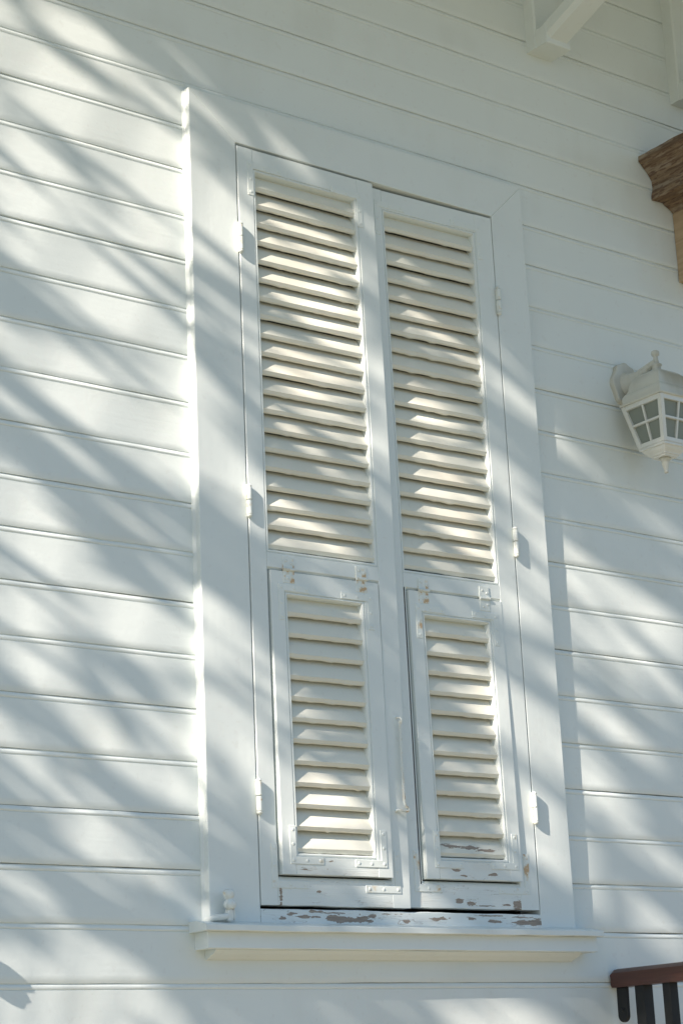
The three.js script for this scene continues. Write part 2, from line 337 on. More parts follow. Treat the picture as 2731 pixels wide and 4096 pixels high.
// louvre blade: broad weathering face, a nose that undercuts, back. origin at the nose's front arris
function slatGeo(L, rise, seed, n = 26) {
  const pr = [[0.0005, 0.0002], [0.004, -0.0012], [rise * 0.5, -0.0130], [rise, -0.0285], [rise - 0.001, -0.0355], [0.006, -0.0230], [-0.0088, -0.0140], [-0.0102, -0.0110], [-0.0104, -0.0066], [-0.0086, -0.0038], [-0.0014, -0.0006]];
  const r = rng(seed), ph = r() * 90, amp = 0.5 + r();
  const g = sweep('x', -L / 2, L / 2, n, pr, {
    crease: 0.5,
    disp: (s, i, u) => {
      const low = u < -0.0075, nose = u < 0.003;
      const nick = low ? -Math.pow(Math.max(0, fbm(N2, s * 45 + ph, seed, 3) - 0.54), 1) * 0.007 * amp : 0;
      return [(fbm(N, s * 3 + ph, seed * 1.3, 2) - 0.5) * 0.0014 + (nose ? (fbm(N3, s * 30 + ph, seed, 2) - 0.5) * 0.0011 : 0) + nick, (fbm(N, s * 4 + ph, 3, 2) - 0.5) * 0.0012];
    }
  });
  return uvBox(g, { off: [r() * 3, r() * 3] });
}
const slatCache = {};
function slats(parent, x0, x1, y0, y1, n, zf, warp, mat, key, special = {}) {
  const p = (y1 - y0) / n, L = x1 - x0 + 0.006, b = parent.userData0;
  slatCache[key] ??= Array.from({ length: 7 }, (_, i) => slatGeo(L, p * 0.93, 100 + i * 7 + key.length * 31));
  const r = rng(key.length * 91 + n);
  for (let k = 0; k < n; k++) {
    const yn = y0 + 0.0140 + k * p + (r() - 0.5) * 0.0022, xc = (x0 + x1) / 2;
    const m = new THREE.Mesh(slatCache[key][Math.floor(r() * 7)], special[k] || mat); m.name = 'slat'; m.castShadow = m.receiveShadow = true;
    const za = warp(x0, yn), zb = warp(x1, yn);
    m.position.set(xc - b[0], yn - b[1], zf - 0.0045 + (za + zb) / 2 - b[2] + (r() - 0.5) * 0.0012);
    m.rotation.set((r() - 0.5) * 0.05, -Math.atan2(zb - za, x1 - x0), (r() - 0.5) * 0.005);
    parent.add(m);
  }
}
// flat iron corner plate with screws; (cx, cy) is its outer corner, sx / sy say where the legs go
function cornerPlate(cx, cy, sx, sy, zf, warp, lx = 0.112, ly = 0.108, w = 0.020) {
  const P = (a, b) => [cx + sx * a, cy + sy * b];
  let pts = [P(0, 0), P(lx, 0), P(lx, w), P(w, w), P(w, ly), P(0, ly)]; if (sx * sy < 0) pts = pts.reverse();
  const gs = [extrude(pts, 0.0024, zf - 0.0006, 0.0008)];
  for (const [a, b] of [[w / 2, w / 2], [lx * 0.5, w / 2], [lx * 0.9, w / 2], [w / 2, ly * 0.52], [w / 2, ly * 0.9]]) {
    const s = new THREE.SphereGeometry(0.0052, 10, 5, 0, Math.PI * 2, 0, Math.PI / 2); s.rotateX(Math.PI / 2); s.scale(1, 1, 0.30); s.translate(...P(a, b), zf + 0.0017); gs.push(s);
  }
  return warpG(uvBox(mergeGeometries(gs.map(q => strip(q)), false), { off: [cx * 3.7 + sx, cy * 2.9 + sy * 2] }), warp);
}
const beadPr = (zf, back) => [[0.0, back], [0.0, zf - 0.0065], [0.0018, zf - 0.0022], [0.0045, zf - 0.0006], [0.0072, zf - 0.0012], [0.0084, zf - 0.0030], [0.0094, zf - 0.0030], [0.0102, zf - 0.0004], [0.0106, zf - 0.002]];
function knuckle(x, y, zc, len, r) {
  const gs = [];
  const seg = (a, b) => { const q = lathe([[0.0001, a], [r * 0.85, a + 0.0006], [r, a + 0.002], [r, b - 0.002], [r * 0.85, b - 0.0006], [0.0001, b]], 16); q.translate(x, 0, zc); return q; };
  gs.push(seg(y - len / 2, y - len * 0.03), seg(y - len * 0.03 + 0.0012, y + len * 0.42));
  const cap = (yy, s) => { const q = lathe([[0.0001, yy - s * 0.002], [r * 0.9, yy], [r * 1.02, yy + s * 0.002], [r * 0.8, yy + s * 0.006], [r * 0.45, yy + s * 0.0085], [0.0001, yy + s * 0.0095]].sort((a, b) => a[1] - b[1]), 14); q.translate(x, 0, zc); return q; };
  gs.push(cap(y + len * 0.42, 1), cap(y - len / 2, -1));
  return mergeGeometries(gs.map(q => strip(q)), false);
}
function makeShutter(o) {
  const { x0, x1, ub, fl, fo, warp, zf } = o;           // upper opening, flap, flap opening: [x0, x1, y0, y1]
  const yb = OPN.y0 + 0.0085 + (o.lift || 0), yt = OPN.y1 - 0.0095;
  const s = thing('shutter', o.label, 'shutter', [(x0 + x1) / 2, yb, zf - 0.036], 'pair of louvred shutters');
  const back = zf - 0.036, c = 0.0018, P = (n, g, m = mTrim, l) => part(s, n, g, m, l);
  // stiles run the whole height, rails between them
  P('stile', uvBox(warpG(sweep('y', yb, yt, 40, barProfile(x0, ub[0] - 0.0102, back, zf, c)), warp), { vertical: true, off: [x0, 0.3] }));
  P('stile', uvBox(warpG(sweep('y', yb, yt, 40, barProfile(ub[1] + 0.0102, x1, back, zf, c)), warp), { vertical: true, off: [x0 + 1, 0.7] }));
  const rx0 = ub[0] - 0.0102, rx1 = ub[1] + 0.0102;
  const rail = (a, b, m, fit, n = 24) => P('rail', uvBox(warpG(sweep('x', rx0, rx1, n, barProfile(a, b, back, zf - 0.0003, 0.0012), { disp: fit ? (q, i, u) => [u < a + 0.004 ? (fbm(N, q * 14, x0, 3) - 0.5) * 0.003 : 0, 0] : null }), warp), fit ? { fit } : { off: [x0 * 2, a] }), m);
  rail(ub[3] + 0.0102, yt, mTrim);
  rail(fl[3] + 0.008, ub[2] - 0.0102, mTrim);
  const bf = [rx0, rx1, yb - 0.002, fl[2]];
  rail(yb, fl[2] - 0.014, peeling(...bf, o.peelRail, WHITE, x0 * 7, 0.8), bf);
  P('bead_moulding', uvBox(warpG(frameSweep(ub[0], ub[1], ub[2], ub[3], beadPr(zf, back)), warp)));
  // rebate round the flap: a sloping fillet below and a bead at the sides and top
  P('rebate', uvBox(warpG(frameSweep(fl[0] - 0.0025, fl[1] + 0.0025, fl[2] - 0.0045, fl[3] + 0.002, [[0, back + 0.003], [0.0, zf - 0.010], [0.0025, zf - 0.0055], [0.0055, zf - 0.0025], [0.007, zf - 0.003], [0.0085, zf - 0.0002], [0.0102, zf - 0.0006]]), warp)));
  slats(s, ub[0], ub[1], ub[2], ub[3], 20, zf, warp, mCream, 'upper' + o.key);
  // hinged flap
  const fw = (x, y) => warp(x, y) + 0.0012 + o.tilt * (fl[3] - y) / (fl[3] - fl[2]);
  const flap = new THREE.Group(); flap.name = 'flap'; flap.userData0 = s.userData0; flap.userData.label = 'small louvred flap hinged at its top in the lower half'; s.add(flap);
  const F = (n, g, m = mTrim) => part(flap, n, g, m);
  F('stile', uvBox(warpG(sweep('y', fl[2], fl[3], 24, barProfile(fl[0], fo[0] - 0.0102, back + 0.004, zf, c)), fw), { vertical: true, off: [x0 + 2, 0.1] }));
  F('stile', uvBox(warpG(sweep('y', fl[2], fl[3], 24, barProfile(fo[1] + 0.0102, fl[1], back + 0.004, zf, c)), fw), { vertical: true, off: [x0 + 3, 0.5] }));
  const fx0 = fo[0] - 0.0102, fx1 = fo[1] + 0.0102;
  const frail = (a, b, m, fit) => F('rail', uvBox(warpG(sweep('x', fx0, fx1, 20, barProfile(a, b, back + 0.004, zf - 0.0003, 0.0012)), fw), fit ? { fit } : { off: [a, x0] }), m);
  frail(fo[3] + 0.0102, fl[3], mTrim);
  const ff = [fx0, fx1, fl[2], fo[2] - 0.0102];
  frail(fl[2], fo[2] - 0.0102, peeling(...ff, o.peelFlap, WHITE, x0 * 3, 0.7), ff);
  F('bead_moulding', uvBox(warpG(frameSweep(fo[0], fo[1], fo[2], fo[3], beadPr(zf, back)), fw)));
  slats(flap, fo[0], fo[1], fo[2], fo[3], 12, zf, fw, mCream, 'flap' + o.key, o.specialSlats || {});
  // corner plates: on the leaf and on the flap
  for (const [cx, cy, sx, sy, lx, ly] of o.plates) P('corner_plate', cornerPlate(cx, cy, sx, sy, zf, warp, lx, ly), cx > 4 && sy > 0 ? mRusty : mIron);
  for (const [cx, cy, sx, sy, lx, ly] of o.flapPlates) F('corner_plate', cornerPlate(cx, cy, sx, sy, zf, fw, lx, ly), mIron);
  // strap hinges of the flap
  for (const hx of o.flapHinges) {
    const gs = [extrude([[hx - 0.019, 1.412], [hx + 0.019, 1.412], [hx + 0.018, 1.449], [hx - 0.018, 1.449]], 0.003, zf, 0.001), extrude([[hx - 0.019, 1.452], [hx + 0.019, 1.452], [hx + 0.018, 1.489], [hx - 0.018, 1.489]], 0.003, zf, 0.001)];
    const k = new THREE.CylinderGeometry(0.0048, 0.0048, 0.038, 10); k.rotateZ(Math.PI / 2); k.translate(hx, 1.4505, zf + 0.0045); gs.push(k);
    for (const [a, b] of [[-.008, 1.476], [.009, 1.468], [-.004, 1.425], [.010, 1.432]]) { const q = new THREE.SphereGeometry(0.0042, 8, 6); q.scale(1, 1, .45); q.translate(hx + a, b, zf + .0033); gs.push(q); }
    P('strap_hinge', warpG(uvBox(mergeGeometries(gs.map(q => strip(q)), false), { off: [hx * 5, 1] }), warp), mRusty);
  }
  // butt hinges on the casing side
  for (const hy of o.hinges) P('hinge', uvBox(knuckle(o.hx, hy, CAS.z + 0.0085, 0.088, 0.0085), { off: [hy * 3, hy] }), mRusty);
  return s;
}
const leftWarp = (x, y) => (0.003 + 0.013 * Math.sin(Math.PI * Math.min(1, Math.max(0, tt(y))))) * (x - 3.108) / 0.505;
const rightWarp = (x, y) => -(0.010 + 0.011 * Math.min(1, Math.max(0, tt(y)))) * (4.103 - x) / 0.487;
const ZF = 0.030;
const leftLeaf = makeShutter({
  key: 'a', label: 'left louvred shutter leaf, the one carrying the hook bar', x0: 3.1085, x1: 3.614, ub: [3.174, 3.540, 1.5055, 2.6655], fl: [3.1725, 3.547, 0.598, 1.4445], fo: [3.2285, 3.484, 0.656, 1.375],
  warp: leftWarp, zf: ZF, tilt: 0.011, hx: 3.1065, hinges: [2.443, 1.639, 0.807], flapHinges: [3.234, 3.486],
  peelRail: [[3.172, .54, .004, .02, .9], [3.30, .555, .01, .004, .62]], peelFlap: [[3.335, .636, .012, .003, .62], [3.28, .612, .05, .003, .5]],
  plates: [[3.144, 2.696, 1, -1, .124, .108], [3.566, 2.690, -1, -1, .116, .113], [3.144, 0.562, 1, 1, .121, .118], [3.580, 0.556, -1, 1, .122, .117]],
  flapPlates: [[3.196, 1.408, 1, -1, .106, .105], [3.524, 1.406, -1, -1, .112, .103], [3.199, 0.626, 1, 1, .110, .103], [3.5265, 0.624, -1, 1, .109, .104]],
});
const rightLeaf = makeShutter({
  key: 'bb', label: 'right louvred shutter leaf, set back behind the left leaf at the meeting edge', x0: 3.598, x1: 4.1025, ub: [3.674, 4.022, 1.510, 2.664], fl: [3.680, 4.0355, 0.601, 1.4475], fo: [3.737, 3.978, 0.663, 1.373],
  warp: rightWarp, zf: ZF, tilt: 0.010, hx: 4.1045, hinges: [2.452, 1.648, 0.824], flapHinges: [3.735, 3.968], lift: 0.004,
  peelRail: [[3.80, .541, .014, .006, .9], [3.845, .535, .014, .005, .8], [4.02, .533, .02, .011, 1.0], [3.98, .532, .02, .003, .75], [3.88, .529, .05, .002, .6]], peelFlap: [[3.79, .628, .014, .004, .85], [3.925, .619, .014, .004, .9], [3.81, .612, .015, .003, .7]],
  plates: [[3.634, 2.700, 1, -1, .116, .116], [4.056, 2.699, -1, -1, .122, .116], [3.642, 0.565, 1, 1, .098, .117], [4.070, 0.565, -1, 1, .120, .118]],
  flapPlates: [[3.702, 1.407, 1, -1, .108, .103], [4.016, 1.407, -1, -1, .10, .10], [3.712, 0.633, 1, 1, .104, .105], [4.022, 0.634, -1, 1, .104, .105]],
  specialSlats: { 0: peeling(-0.125, 0.125, -0.013, 0.056, [[-.075, .022, .03, .006, .85], [.0, .018, .03, .006, .9], [.05, .012, .03, .004, .85]], CREAM, 2, 0.6) },
});
// the bottom slat with flaked paint needs uv that fit its own extent
rightLeaf.traverse(m => { if (m.name === 'slat' && m.material !== mCream) m.geometry = uvBox(m.geometry.clone(), { fit: [-0.125, 0.125, -0.013, 0.056] }); });
// casement hook on the left leaf's meeting stile: screw eye, bar, curled end on its staple
{
  const z = ZF + leftWarp(3.59, 0.9);
  const g = [tube([[3.590, 1.052, z - .004], [3.590, 1.053, z + .010], [3.5925, 1.050, z + .0175], [3.595, 1.0425, z + .019], [3.594, 1.036, z + .015], [3.590, 1.034, z + .011]], 0.0028, 22, 8),
    tube([[3.5935, 1.044, z + .016], [3.592, 1.036, z + .012], [3.5945, 1.026, z + .012], [3.5945, .95, z + .0115], [3.595, .86, z + .012], [3.596, .805, z + .013], [3.599, .797, z + .0145], [3.606, .795, z + .015], [3.609, .790, z + .015], [3.606, .785, z + .0145], [3.598, .785, z + .013]], 0.0040, 60, 10),
    tube([[3.574, .786, z - .004], [3.575, .7875, z + .010], [3.580, .7865, z + .0135], [3.592, .7855, z + .0135], [3.600, .7855, z + .013]], 0.0036, 22, 8)];
  part(leftLeaf, 'hook_bar', uvBox(mergeGeometries(g.map(q => strip(q)), false), { off: [.13, .42] }), mRusty, 'painted iron hook bar with rust marks');
}

// ---------------------------------------------------------------- shutter holdback at the foot of the left jamb
{
  const hb = thing('shutter_holdback', 'small white iron shutter holdback standing at the left end of the sill', 'holdback', [2.985, 0.47, CAS.z]);
  const z = CAS.z + 0.022;
  part(hb, 'arm', uvBox(tube([[2.948, .476, .004], [2.952, .478, .030], [2.965, .480, z], [2.990, .483, z + .002]], 0.0085, 20, 10)), mIronClean);
  const body = extrude(new THREE.Shape([[2.981, .471], [2.987, .468], [2.996, .470], [2.999, .480], [2.997, .498], [2.992, .503], [2.985, .501], [2.981, .490]].map(p => new THREE.Vector2(...p))), 0.018, z - 0.008, 0.004);
  part(hb, 'pivot_block', uvBox(body), mIronClean);
  const tab = extrude(new THREE.Shape([[3.001, .474], [3.007, .472], [3.010, .478], [3.007, .500], [3.002, .503], [2.999, .498]].map(p => new THREE.Vector2(...p))), 0.010, z - 0.006, 0.003);
  part(hb, 'catch', uvBox(tab), mIronClean);
  const pr = [[0.0001, 0], [0.008, .0005], [0.0125, .006], [0.0145, .013], [0.0125, .020], [0.0085, .024], [0.0075, .027], [0.0105, .031], [0.0128, .038], [0.0122, .046], [0.0085, .0515], [0.0001, .053]];
  const fig = lathe(pr, 18); fig.scale(1.32, 1.02, 0.95); fig.rotateZ(0.10); fig.translate(2.9915, .499, z + .004);
  part(hb, 'turned_head', uvBox(fig), mRusty);
}

// ---------------------------------------------------------------- wall lantern
{
  const lx = 4.695, lz = 0.141, la = thing('wall_lantern', 'white wall lantern on a curved arm with small frosted panes', 'lantern', [4.675, 2.19, 0]);
  const plateSh = new THREE.Shape();
  const pl = [[4.636, 2.334], [4.654, 2.342], [4.676, 2.352], [4.698, 2.342], [4.716, 2.334], [4.722, 2.314], [4.734, 2.290], [4.738, 2.268], [4.728, 2.240], [4.718, 2.212], [4.698, 2.202], [4.676, 2.194], [4.654, 2.202], [4.634, 2.212], [4.622, 2.240], [4.612, 2.268], [4.616, 2.290], [4.630, 2.314]];
  plateSh.moveTo(...pl[0]); plateSh.splineThru([...pl.slice(1), pl[0]].map(p => new THREE.Vector2(...p)));
  part(la, 'back_plate', uvBox(extrude(plateSh, 0.016, 0.0035, 0.006, 8)), mLampDirty);
  for (const x of [4.655, 4.734 - 0.03]) { const s = new THREE.SphereGeometry(0.0045, 10, 8); s.scale(1, 1, .6); s.translate(x, 2.2795, 0.019); part(la, 'screw', s, mBlack); }
  // arm: wide at the plate, narrowing to the top of the lantern
  const arm = [];
  { const C = [[4.676, 2.275, .014], [4.677, 2.276, .040], [4.681, 2.290, .080], [4.688, 2.307, .115], [4.695, 2.316, .141]], rx = [.034, .022, .0145, .012, .014], ry = [.044, .032, .018, .013, .012];
    const cu = new THREE.CatmullRomCurve3(C.map(p => new THREE.Vector3(...p))), pos = [], idx = [], n = 24, m = 14;
    const samp = (a, t) => { const f = t * (a.length - 1), i = Math.min(a.length - 2, Math.floor(f)); return lerp(a[i], a[i + 1], sstep(0, 1, f - i)); };
    for (let k = 0; k <= n; k++) { const t = k / n, p = cu.getPoint(t), tg = cu.getTangent(t), up = new THREE.Vector3(0, 1, 0).addScaledVector(tg, -tg.y).normalize(), sd = new THREE.Vector3().crossVectors(tg, up);
      for (let i = 0; i < m; i++) { const a = i / m * Math.PI * 2, q = p.clone().addScaledVector(sd, Math.cos(a) * samp(rx, t)).addScaledVector(up, Math.sin(a) * samp(ry, t)); pos.push(q.x, q.y, q.z); } }
    for (let k = 0; k < n; k++) for (let i = 0; i < m; i++) { const a = k * m + i, b = k * m + (i + 1) % m; idx.push(a, b, b + m, a, b + m, a + m); }
    const g = new THREE.BufferGeometry(); g.setAttribute('position', new THREE.Float32BufferAttribute(pos, 3)); g.setIndex(idx); arm.push(toCreasedNormals(g, 1.2)); }
  part(la, 'arm', uvBox(arm[0]), mLampDirty);
  const sq = (rows) => { // square loft [[half, y] ...]
    const pos = [], idx = []; for (const [h, y] of rows) for (const [a, b] of [[-1, -1], [1, -1], [1, 1], [-1, 1]]) pos.push(lx + a * h, y, lz + b * h);
    for (let k = 0; k < rows.length - 1; k++) for (let i = 0; i < 4; i++) { const a = k * 4 + i, b = k * 4 + (i + 1) % 4; idx.push(a, b + 4, b, a, a + 4, b + 4); }
    const n = rows.length - 1; idx.push(0, 1, 2, 0, 2, 3, n * 4, n * 4 + 2, n * 4 + 1, n * 4, n * 4 + 3, n * 4 + 2);
    const g = new THREE.BufferGeometry(); g.setAttribute('position', new THREE.Float32BufferAttribute(pos, 3)); g.setIndex(idx); return toCreasedNormals(g, 0.55);
  };
  const roof = [[0.0930, 2.168], [0.0945, 2.1705], [0.0945, 2.1745], [0.0870, 2.1765], [0.0855, 2.181], [0.0868, 2.189], [0.0855, 2.199], [0.0800, 2.2085], [0.0742, 2.2135], [0.0738, 2.2185], [0.0705, 2.2190]];
  for (let k = 1; k <= 9; k++) { const a = k / 9 * Math.PI / 2; roof.push([0.0565 * Math.cos(a) + 0.0140, 2.219 + 0.064 * Math.sin(a)]); }
  part(la, 'roof', uvBox(sq(roof)), mLampDirty);
  const fin = lathe([[0.0001, 2.268], [0.0155, 2.268], [0.0160, 2.285], [0.0145, 2.292], [0.0150, 2.300], [0.0185, 2.303], [0.0185, 2.307], [0.0110, 2.311], [0.0085, 2.322], [0.0075, 2.334], [0.0085, 2.337], [0.0130, 2.341], [0.0140, 2.348], [0.0125, 2.354], [0.0075, 2.357], [0.0001, 2.358]], 20); fin.translate(lx, 0, lz);
  part(la, 'top_finial', uvBox(fin), mLampDirty);
  // glazed cage, tapering downwards
  const yT = 2.168, yB = 2.020, hT = 0.0875, hB = 0.0540, half = y => lerp(hB, hT, (y - yB) / (yT - yB));
  const bar3 = (A, B, wx, wz) => { const d = new THREE.Vector3().subVectors(B, A), L = d.length(); const g = new THREE.BoxGeometry(wx, L, wz); g.applyQuaternion(new THREE.Quaternion().setFromUnitVectors(new THREE.Vector3(0, 1, 0), d.normalize())); g.translate((A.x + B.x) / 2, (A.y + B.y) / 2, (A.z + B.z) / 2); return g; };
  const V = (a, y, b, k = 1) => new THREE.Vector3(lx + a * half(y) * k, y, lz + b * half(y) * k);
  for (const [a, b] of [[-1, -1], [1, -1], [1, 1], [-1, 1]]) part(la, 'corner_post', uvBox(bar3(V(a, yB, b, 0.95), V(a, yT, b, 0.95), 0.0150, 0.0150)), mLamp);
  for (const [nx, nz] of [[-1, 0], [0, 1], [1, 0], [0, -1]]) {
    const at = (s, y, k = 0.97) => { const h = half(y) * k; return new THREE.Vector3(lx + nx * h + (nx ? 0 : s * half(y)), y, lz + nz * h + (nz ? 0 : s * half(y))); };
    const w = [0.0065, 0.0065];
    const rb = (y, t, k = 0.97) => { const A = at(-0.92, y, k), B = at(0.92, y, k); const g = new THREE.BoxGeometry(nx ? 0.009 : 1, t, nx ? 1 : 0.009); g.scale(nx ? 1 : A.distanceTo(B), 1, nx ? A.distanceTo(B) : 1); g.translate((A.x + B.x) / 2, y, (A.z + B.z) / 2); return g; };
    part(la, 'frame_rail', uvBox(rb(yT - 0.008, 0.016)), mLamp); part(la, 'frame_rail', uvBox(rb(yB + 0.006, 0.014)), mLamp);
    part(la, 'glazing_bar', uvBox(rb((yT + yB) / 2 + 0.002, 0.0070, 0.985)), mLamp);
    part(la, 'glazing_bar', uvBox(bar3(at(0, yB + 0.004, 0.985), at(0, yT - 0.004, 0.985), ...w)), mLamp);
    const pane = (s0, s1, y0, y1) => { const q = [at(s0, y0, .93), at(s1, y0, .93), at(s1, y1, .93), at(s0, y1, .93)], g = new THREE.BufferGeometry(); g.setAttribute('position', new THREE.Float32BufferAttribute(q.flatMap(p => [p.x, p.y, p.z]), 3)); g.setAttribute('uv', new THREE.Float32BufferAttribute([0, 0, 1, 0, 1, 1, 0, 1], 2)); g.setIndex([0, 1, 2, 0, 2, 3]); g.computeVertexNormals(); return g; };
    const ym = (yT + yB) / 2 + 0.002;
    for (const [s0, s1] of [[-0.9, -0.01], [0.01, 0.9]]) for (const [y0, y1] of [[yB + 0.006, ym - 0.002], [ym + 0.002, yT - 0.01]]) part(la, 'pane', pane(s0, s1, y0, y1), mLampGlass);
  }
  part(la, 'base_moulding', uvBox(sq([[0.018, 1.981], [0.030, 1.981], [0.0315, 1.9865], [0.036, 1.987], [0.036, 1.990], [0.0385, 1.993], [0.0455, 1.9985], [0.0505, 2.006], [0.0515, 2.0095], [0.0570, 2.0100], [0.0570, 2.0150], [0.0545, 2.0205], [0.05, 2.0206]])), mLamp);
  const bf = lathe([[0.0001, 1.929], [0.005, 1.9295], [0.0075, 1.933], [0.0072, 1.938], [0.0060, 1.941], [0.0075, 1.944], [0.0105, 1.955], [0.0130, 1.965], [0.0125, 1.968], [0.0150, 1.970], [0.0150, 1.973], [0.0175, 1.976], [0.0200, 1.982], [0.0001, 1.983]], 18); bf.translate(lx, 0, lz);
  part(la, 'bottom_finial', uvBox(bf), mLampDirty);
}

// ---------------------------------------------------------------- brackets under the balcony
const mSoffit = mTrim;
function bracket(xl, label) {
  const w = 0.113, b = thing('balcony_bracket', label, 'bracket', [xl + w / 2, 3.425, 0], 'brackets under the balcony');
  const post = sweep('y', 3.426, 3.955, 12, [[xl, -0.004], [xl + w, -0.004], [xl + w, 0.044], [xl + w - 0.006, 0.050], [xl + 0.006, 0.050], [xl, 0.044]]);
  part(b, 'wall_post', uvBox(post, { vertical: true }), mTrim);
  const foot = extrude([[xl + 0.001, 3.424], [xl + w - 0.001, 3.424], [xl + w - 0.001, 3.492], [xl + 0.001, 3.492]], 0.052, 0.0505, 0.004);
  part(b, 'foot_block', uvBox(foot), mTrim);
  // strut: rises outwards with chamfered lower arrises
  const L = 1.58, sl = 0.345, c = 0.016;
  const strut = sweep('z', 0.06, L, 6, [[xl + 0.003, 0.058], [xl + 0.003, c], [xl + 0.003 + c, 0], [xl + w - 0.003 - c, 0], [xl + w - 0.003, c], [xl + w - 0.003, 0.058]], { disp: (s) => [0, 3.4235 + (s - 0.06) * sl + 0.006] });
  part(b, 'strut', uvBox(strut), mTrim);
  return b;
}
bracket(4.350, 'white timber balcony bracket nearer the window, seen whole at the top');
bracket(5.048, 'white timber balcony bracket cut by the right edge, above the wooden cornice');
// balcony: joists, boards and fascia overhead, outside the frame; it shades the upper right of the wall
const BAL = { x0: 1.42, x1: 8.6, y: 3.957, z: 1.75 };
{
  const b = thing('balcony', 'white boarded balcony floor projecting overhead beyond the top of the view', 'balcony', [BAL.x0, BAL.y, 0]);
  const n = 12, bw = BAL.z / n;
  for (let k = 0; k < n; k++) part(b, 'floor_board', uvBox(sweep('x', BAL.x0, BAL.x1, 4, barProfile(BAL.y, BAL.y + 0.028, 0.004 + k * bw, (k + 1) * bw, 0.002))), mSoffit);
  part(b, 'fascia', uvBox(extrude([[BAL.x0 - 0.02, BAL.y - 0.03], [BAL.x1, BAL.y - 0.03], [BAL.x1, BAL.y + 0.2], [BAL.x0 - 0.02, BAL.y + 0.2]], 0.03, BAL.z + 0.001, 0.003)), mSoffit);
  part(b, 'end_board', uvBox(sweep('z', 0.004, BAL.z, 4, [[BAL.x0 - 0.026, BAL.y - 0.03], [BAL.x0 - 0.002, BAL.y - 0.03], [BAL.x0 - 0.002, BAL.y + 0.2], [BAL.x0 - 0.026, BAL.y + 0.2]])), mSoffit);
}

// ---------------------------------------------------------------- old wooden door cornice at the right edge
{
  const c = thing('door_cornice', 'weathered brown wooden door cornice at the right edge of the wall', 'cornice', [5.1, 2.719, 0]);
  const crown = [[4.854, 3.170], [4.852, 3.150], [4.862, 3.140], [4.872, 3.128], [4.884, 3.118], [4.898, 3.104], [4.906, 3.086], [4.908, 3.056], [4.903, 3.036], [4.900, 3.026], [4.900, 3.012], [4.958, 3.012], [5.60, 3.012], [5.60, 3.175]];
  const rough = (s, i, u, v) => u > 5.4 ? [0, 0] : [(fbm(N, s * 14 + u * 5, v * 50, 3) - 0.5) * 0.010, (fbm(N2, s * 16, u * 40 + v * 13, 3) - 0.5) * 0.007];
  part(c, 'crown_moulding', uvBox(sweep('z', 0.003, 0.34, 26, crown, { disp: rough, crease: 0.6 }), { alongZ: true, off: [.1, .2] }), mOldWood);
  const bedm = [[4.956, 3.010], [4.962, 3.004], [4.976, 2.999], [4.990, 2.990], [4.998, 2.981], [5.60, 2.981], [5.60, 3.010]];
  part(c, 'bed_moulding', uvBox(sweep('z', 0.003, 0.24, 20, bedm, { disp: rough, crease: 0.6 }), { alongZ: true, off: [.5, .6] }), mOldWood);
  part(c, 'frieze_block', uvBox(sweep('z', 0.003, 0.19, 10, [[5.000, 2.719], [5.001, 2.980], [5.60, 2.980], [5.60, 2.719]], { disp: (s, i, u, v) => u > 5.4 ? [0, 0] : [(fbm(N, s * 9, v * 9, 2) - 0.5) * 0.004, 0] }), { vertical: true, off: [.2, .3] }), mTanWood);
}

// ---------------------------------------------------------------- stair railing at the lower right
{
  const X = 4.383, r = thing('stair_railing', 'brown wooden handrail on black iron balusters at the lower right', 'railing', [X + 0.03, -0.75, 0]);
  const y0 = 0.2975, y1 = 0.3525, w = 0.062;
  const pr = [[X + 0.004, y0], [X + w - 0.004, y0], [X + w, y0 + 0.006], [X + w - 0.003, y0 + 0.024], [X + w, y0 + 0.040], [X + w - 0.010, y1 - 0.003], [X + w * 0.6, y1], [X + w * 0.4, y1], [X + 0.010, y1 - 0.003], [X, y0 + 0.042], [X + 0.0012, y0 + 0.024], [X, y0 + 0.008]];
  const hr = sweep('z', 0.012, 1.9, 400, pr, { crease: 0.7, disp: (s, i, u, v) => { const e = Math.max(0, 1 - (s - 0.012) / 0.010); return [0, v > y0 + 0.03 ? -0.010 * e * e * (v - y0 - 0.03) / 0.024 : 0]; } });
  part(r, 'handrail', uvBox(hr), mRail);
  { const g = uvBox(extrude((() => { const s = new THREE.Shape(); s.moveTo(0.018, y0); s.lineTo(0.060, y0); s.lineTo(0.058, 0.216); s.absarc(0.0375, 0.216, 0.0205, 0, -Math.PI, true); s.closePath(); return s; })(), 0.010, 0, 0.002, 10)); g.rotateY(-Math.PI / 2); g.translate(X + 0.026, 0, 0); part(r, 'strap', g, mBlack);
    const k = new THREE.SphereGeometry(0.006, 10, 8); k.scale(.6, 1, 1); k.translate(X + 0.0155, 0.232, 0.0375); part(r, 'screw', k, mBlack); }
  for (let k = 0; k < 16; k++) {
    const z = 0.118 + k * 0.108, h = 0.0155;
    const q = k === 0 ? 0.0185 : h;
    part(r, 'baluster', uvBox(sweep('y', -0.75, y0, 1, [[X + 0.031 - q, z - q], [X + 0.031 + q, z - q], [X + 0.031 + q, z + q], [X + 0.031 - q, z + q]])), mBlack);
  }
  // stringer of the landing under the balusters, standing on the ground
  const st = new THREE.BoxGeometry(1.4, 0.85, 1.95); st.translate(X + 0.69, -1.175, 0.985); part(r, 'landing', uvBox(st), mTanWood);
}

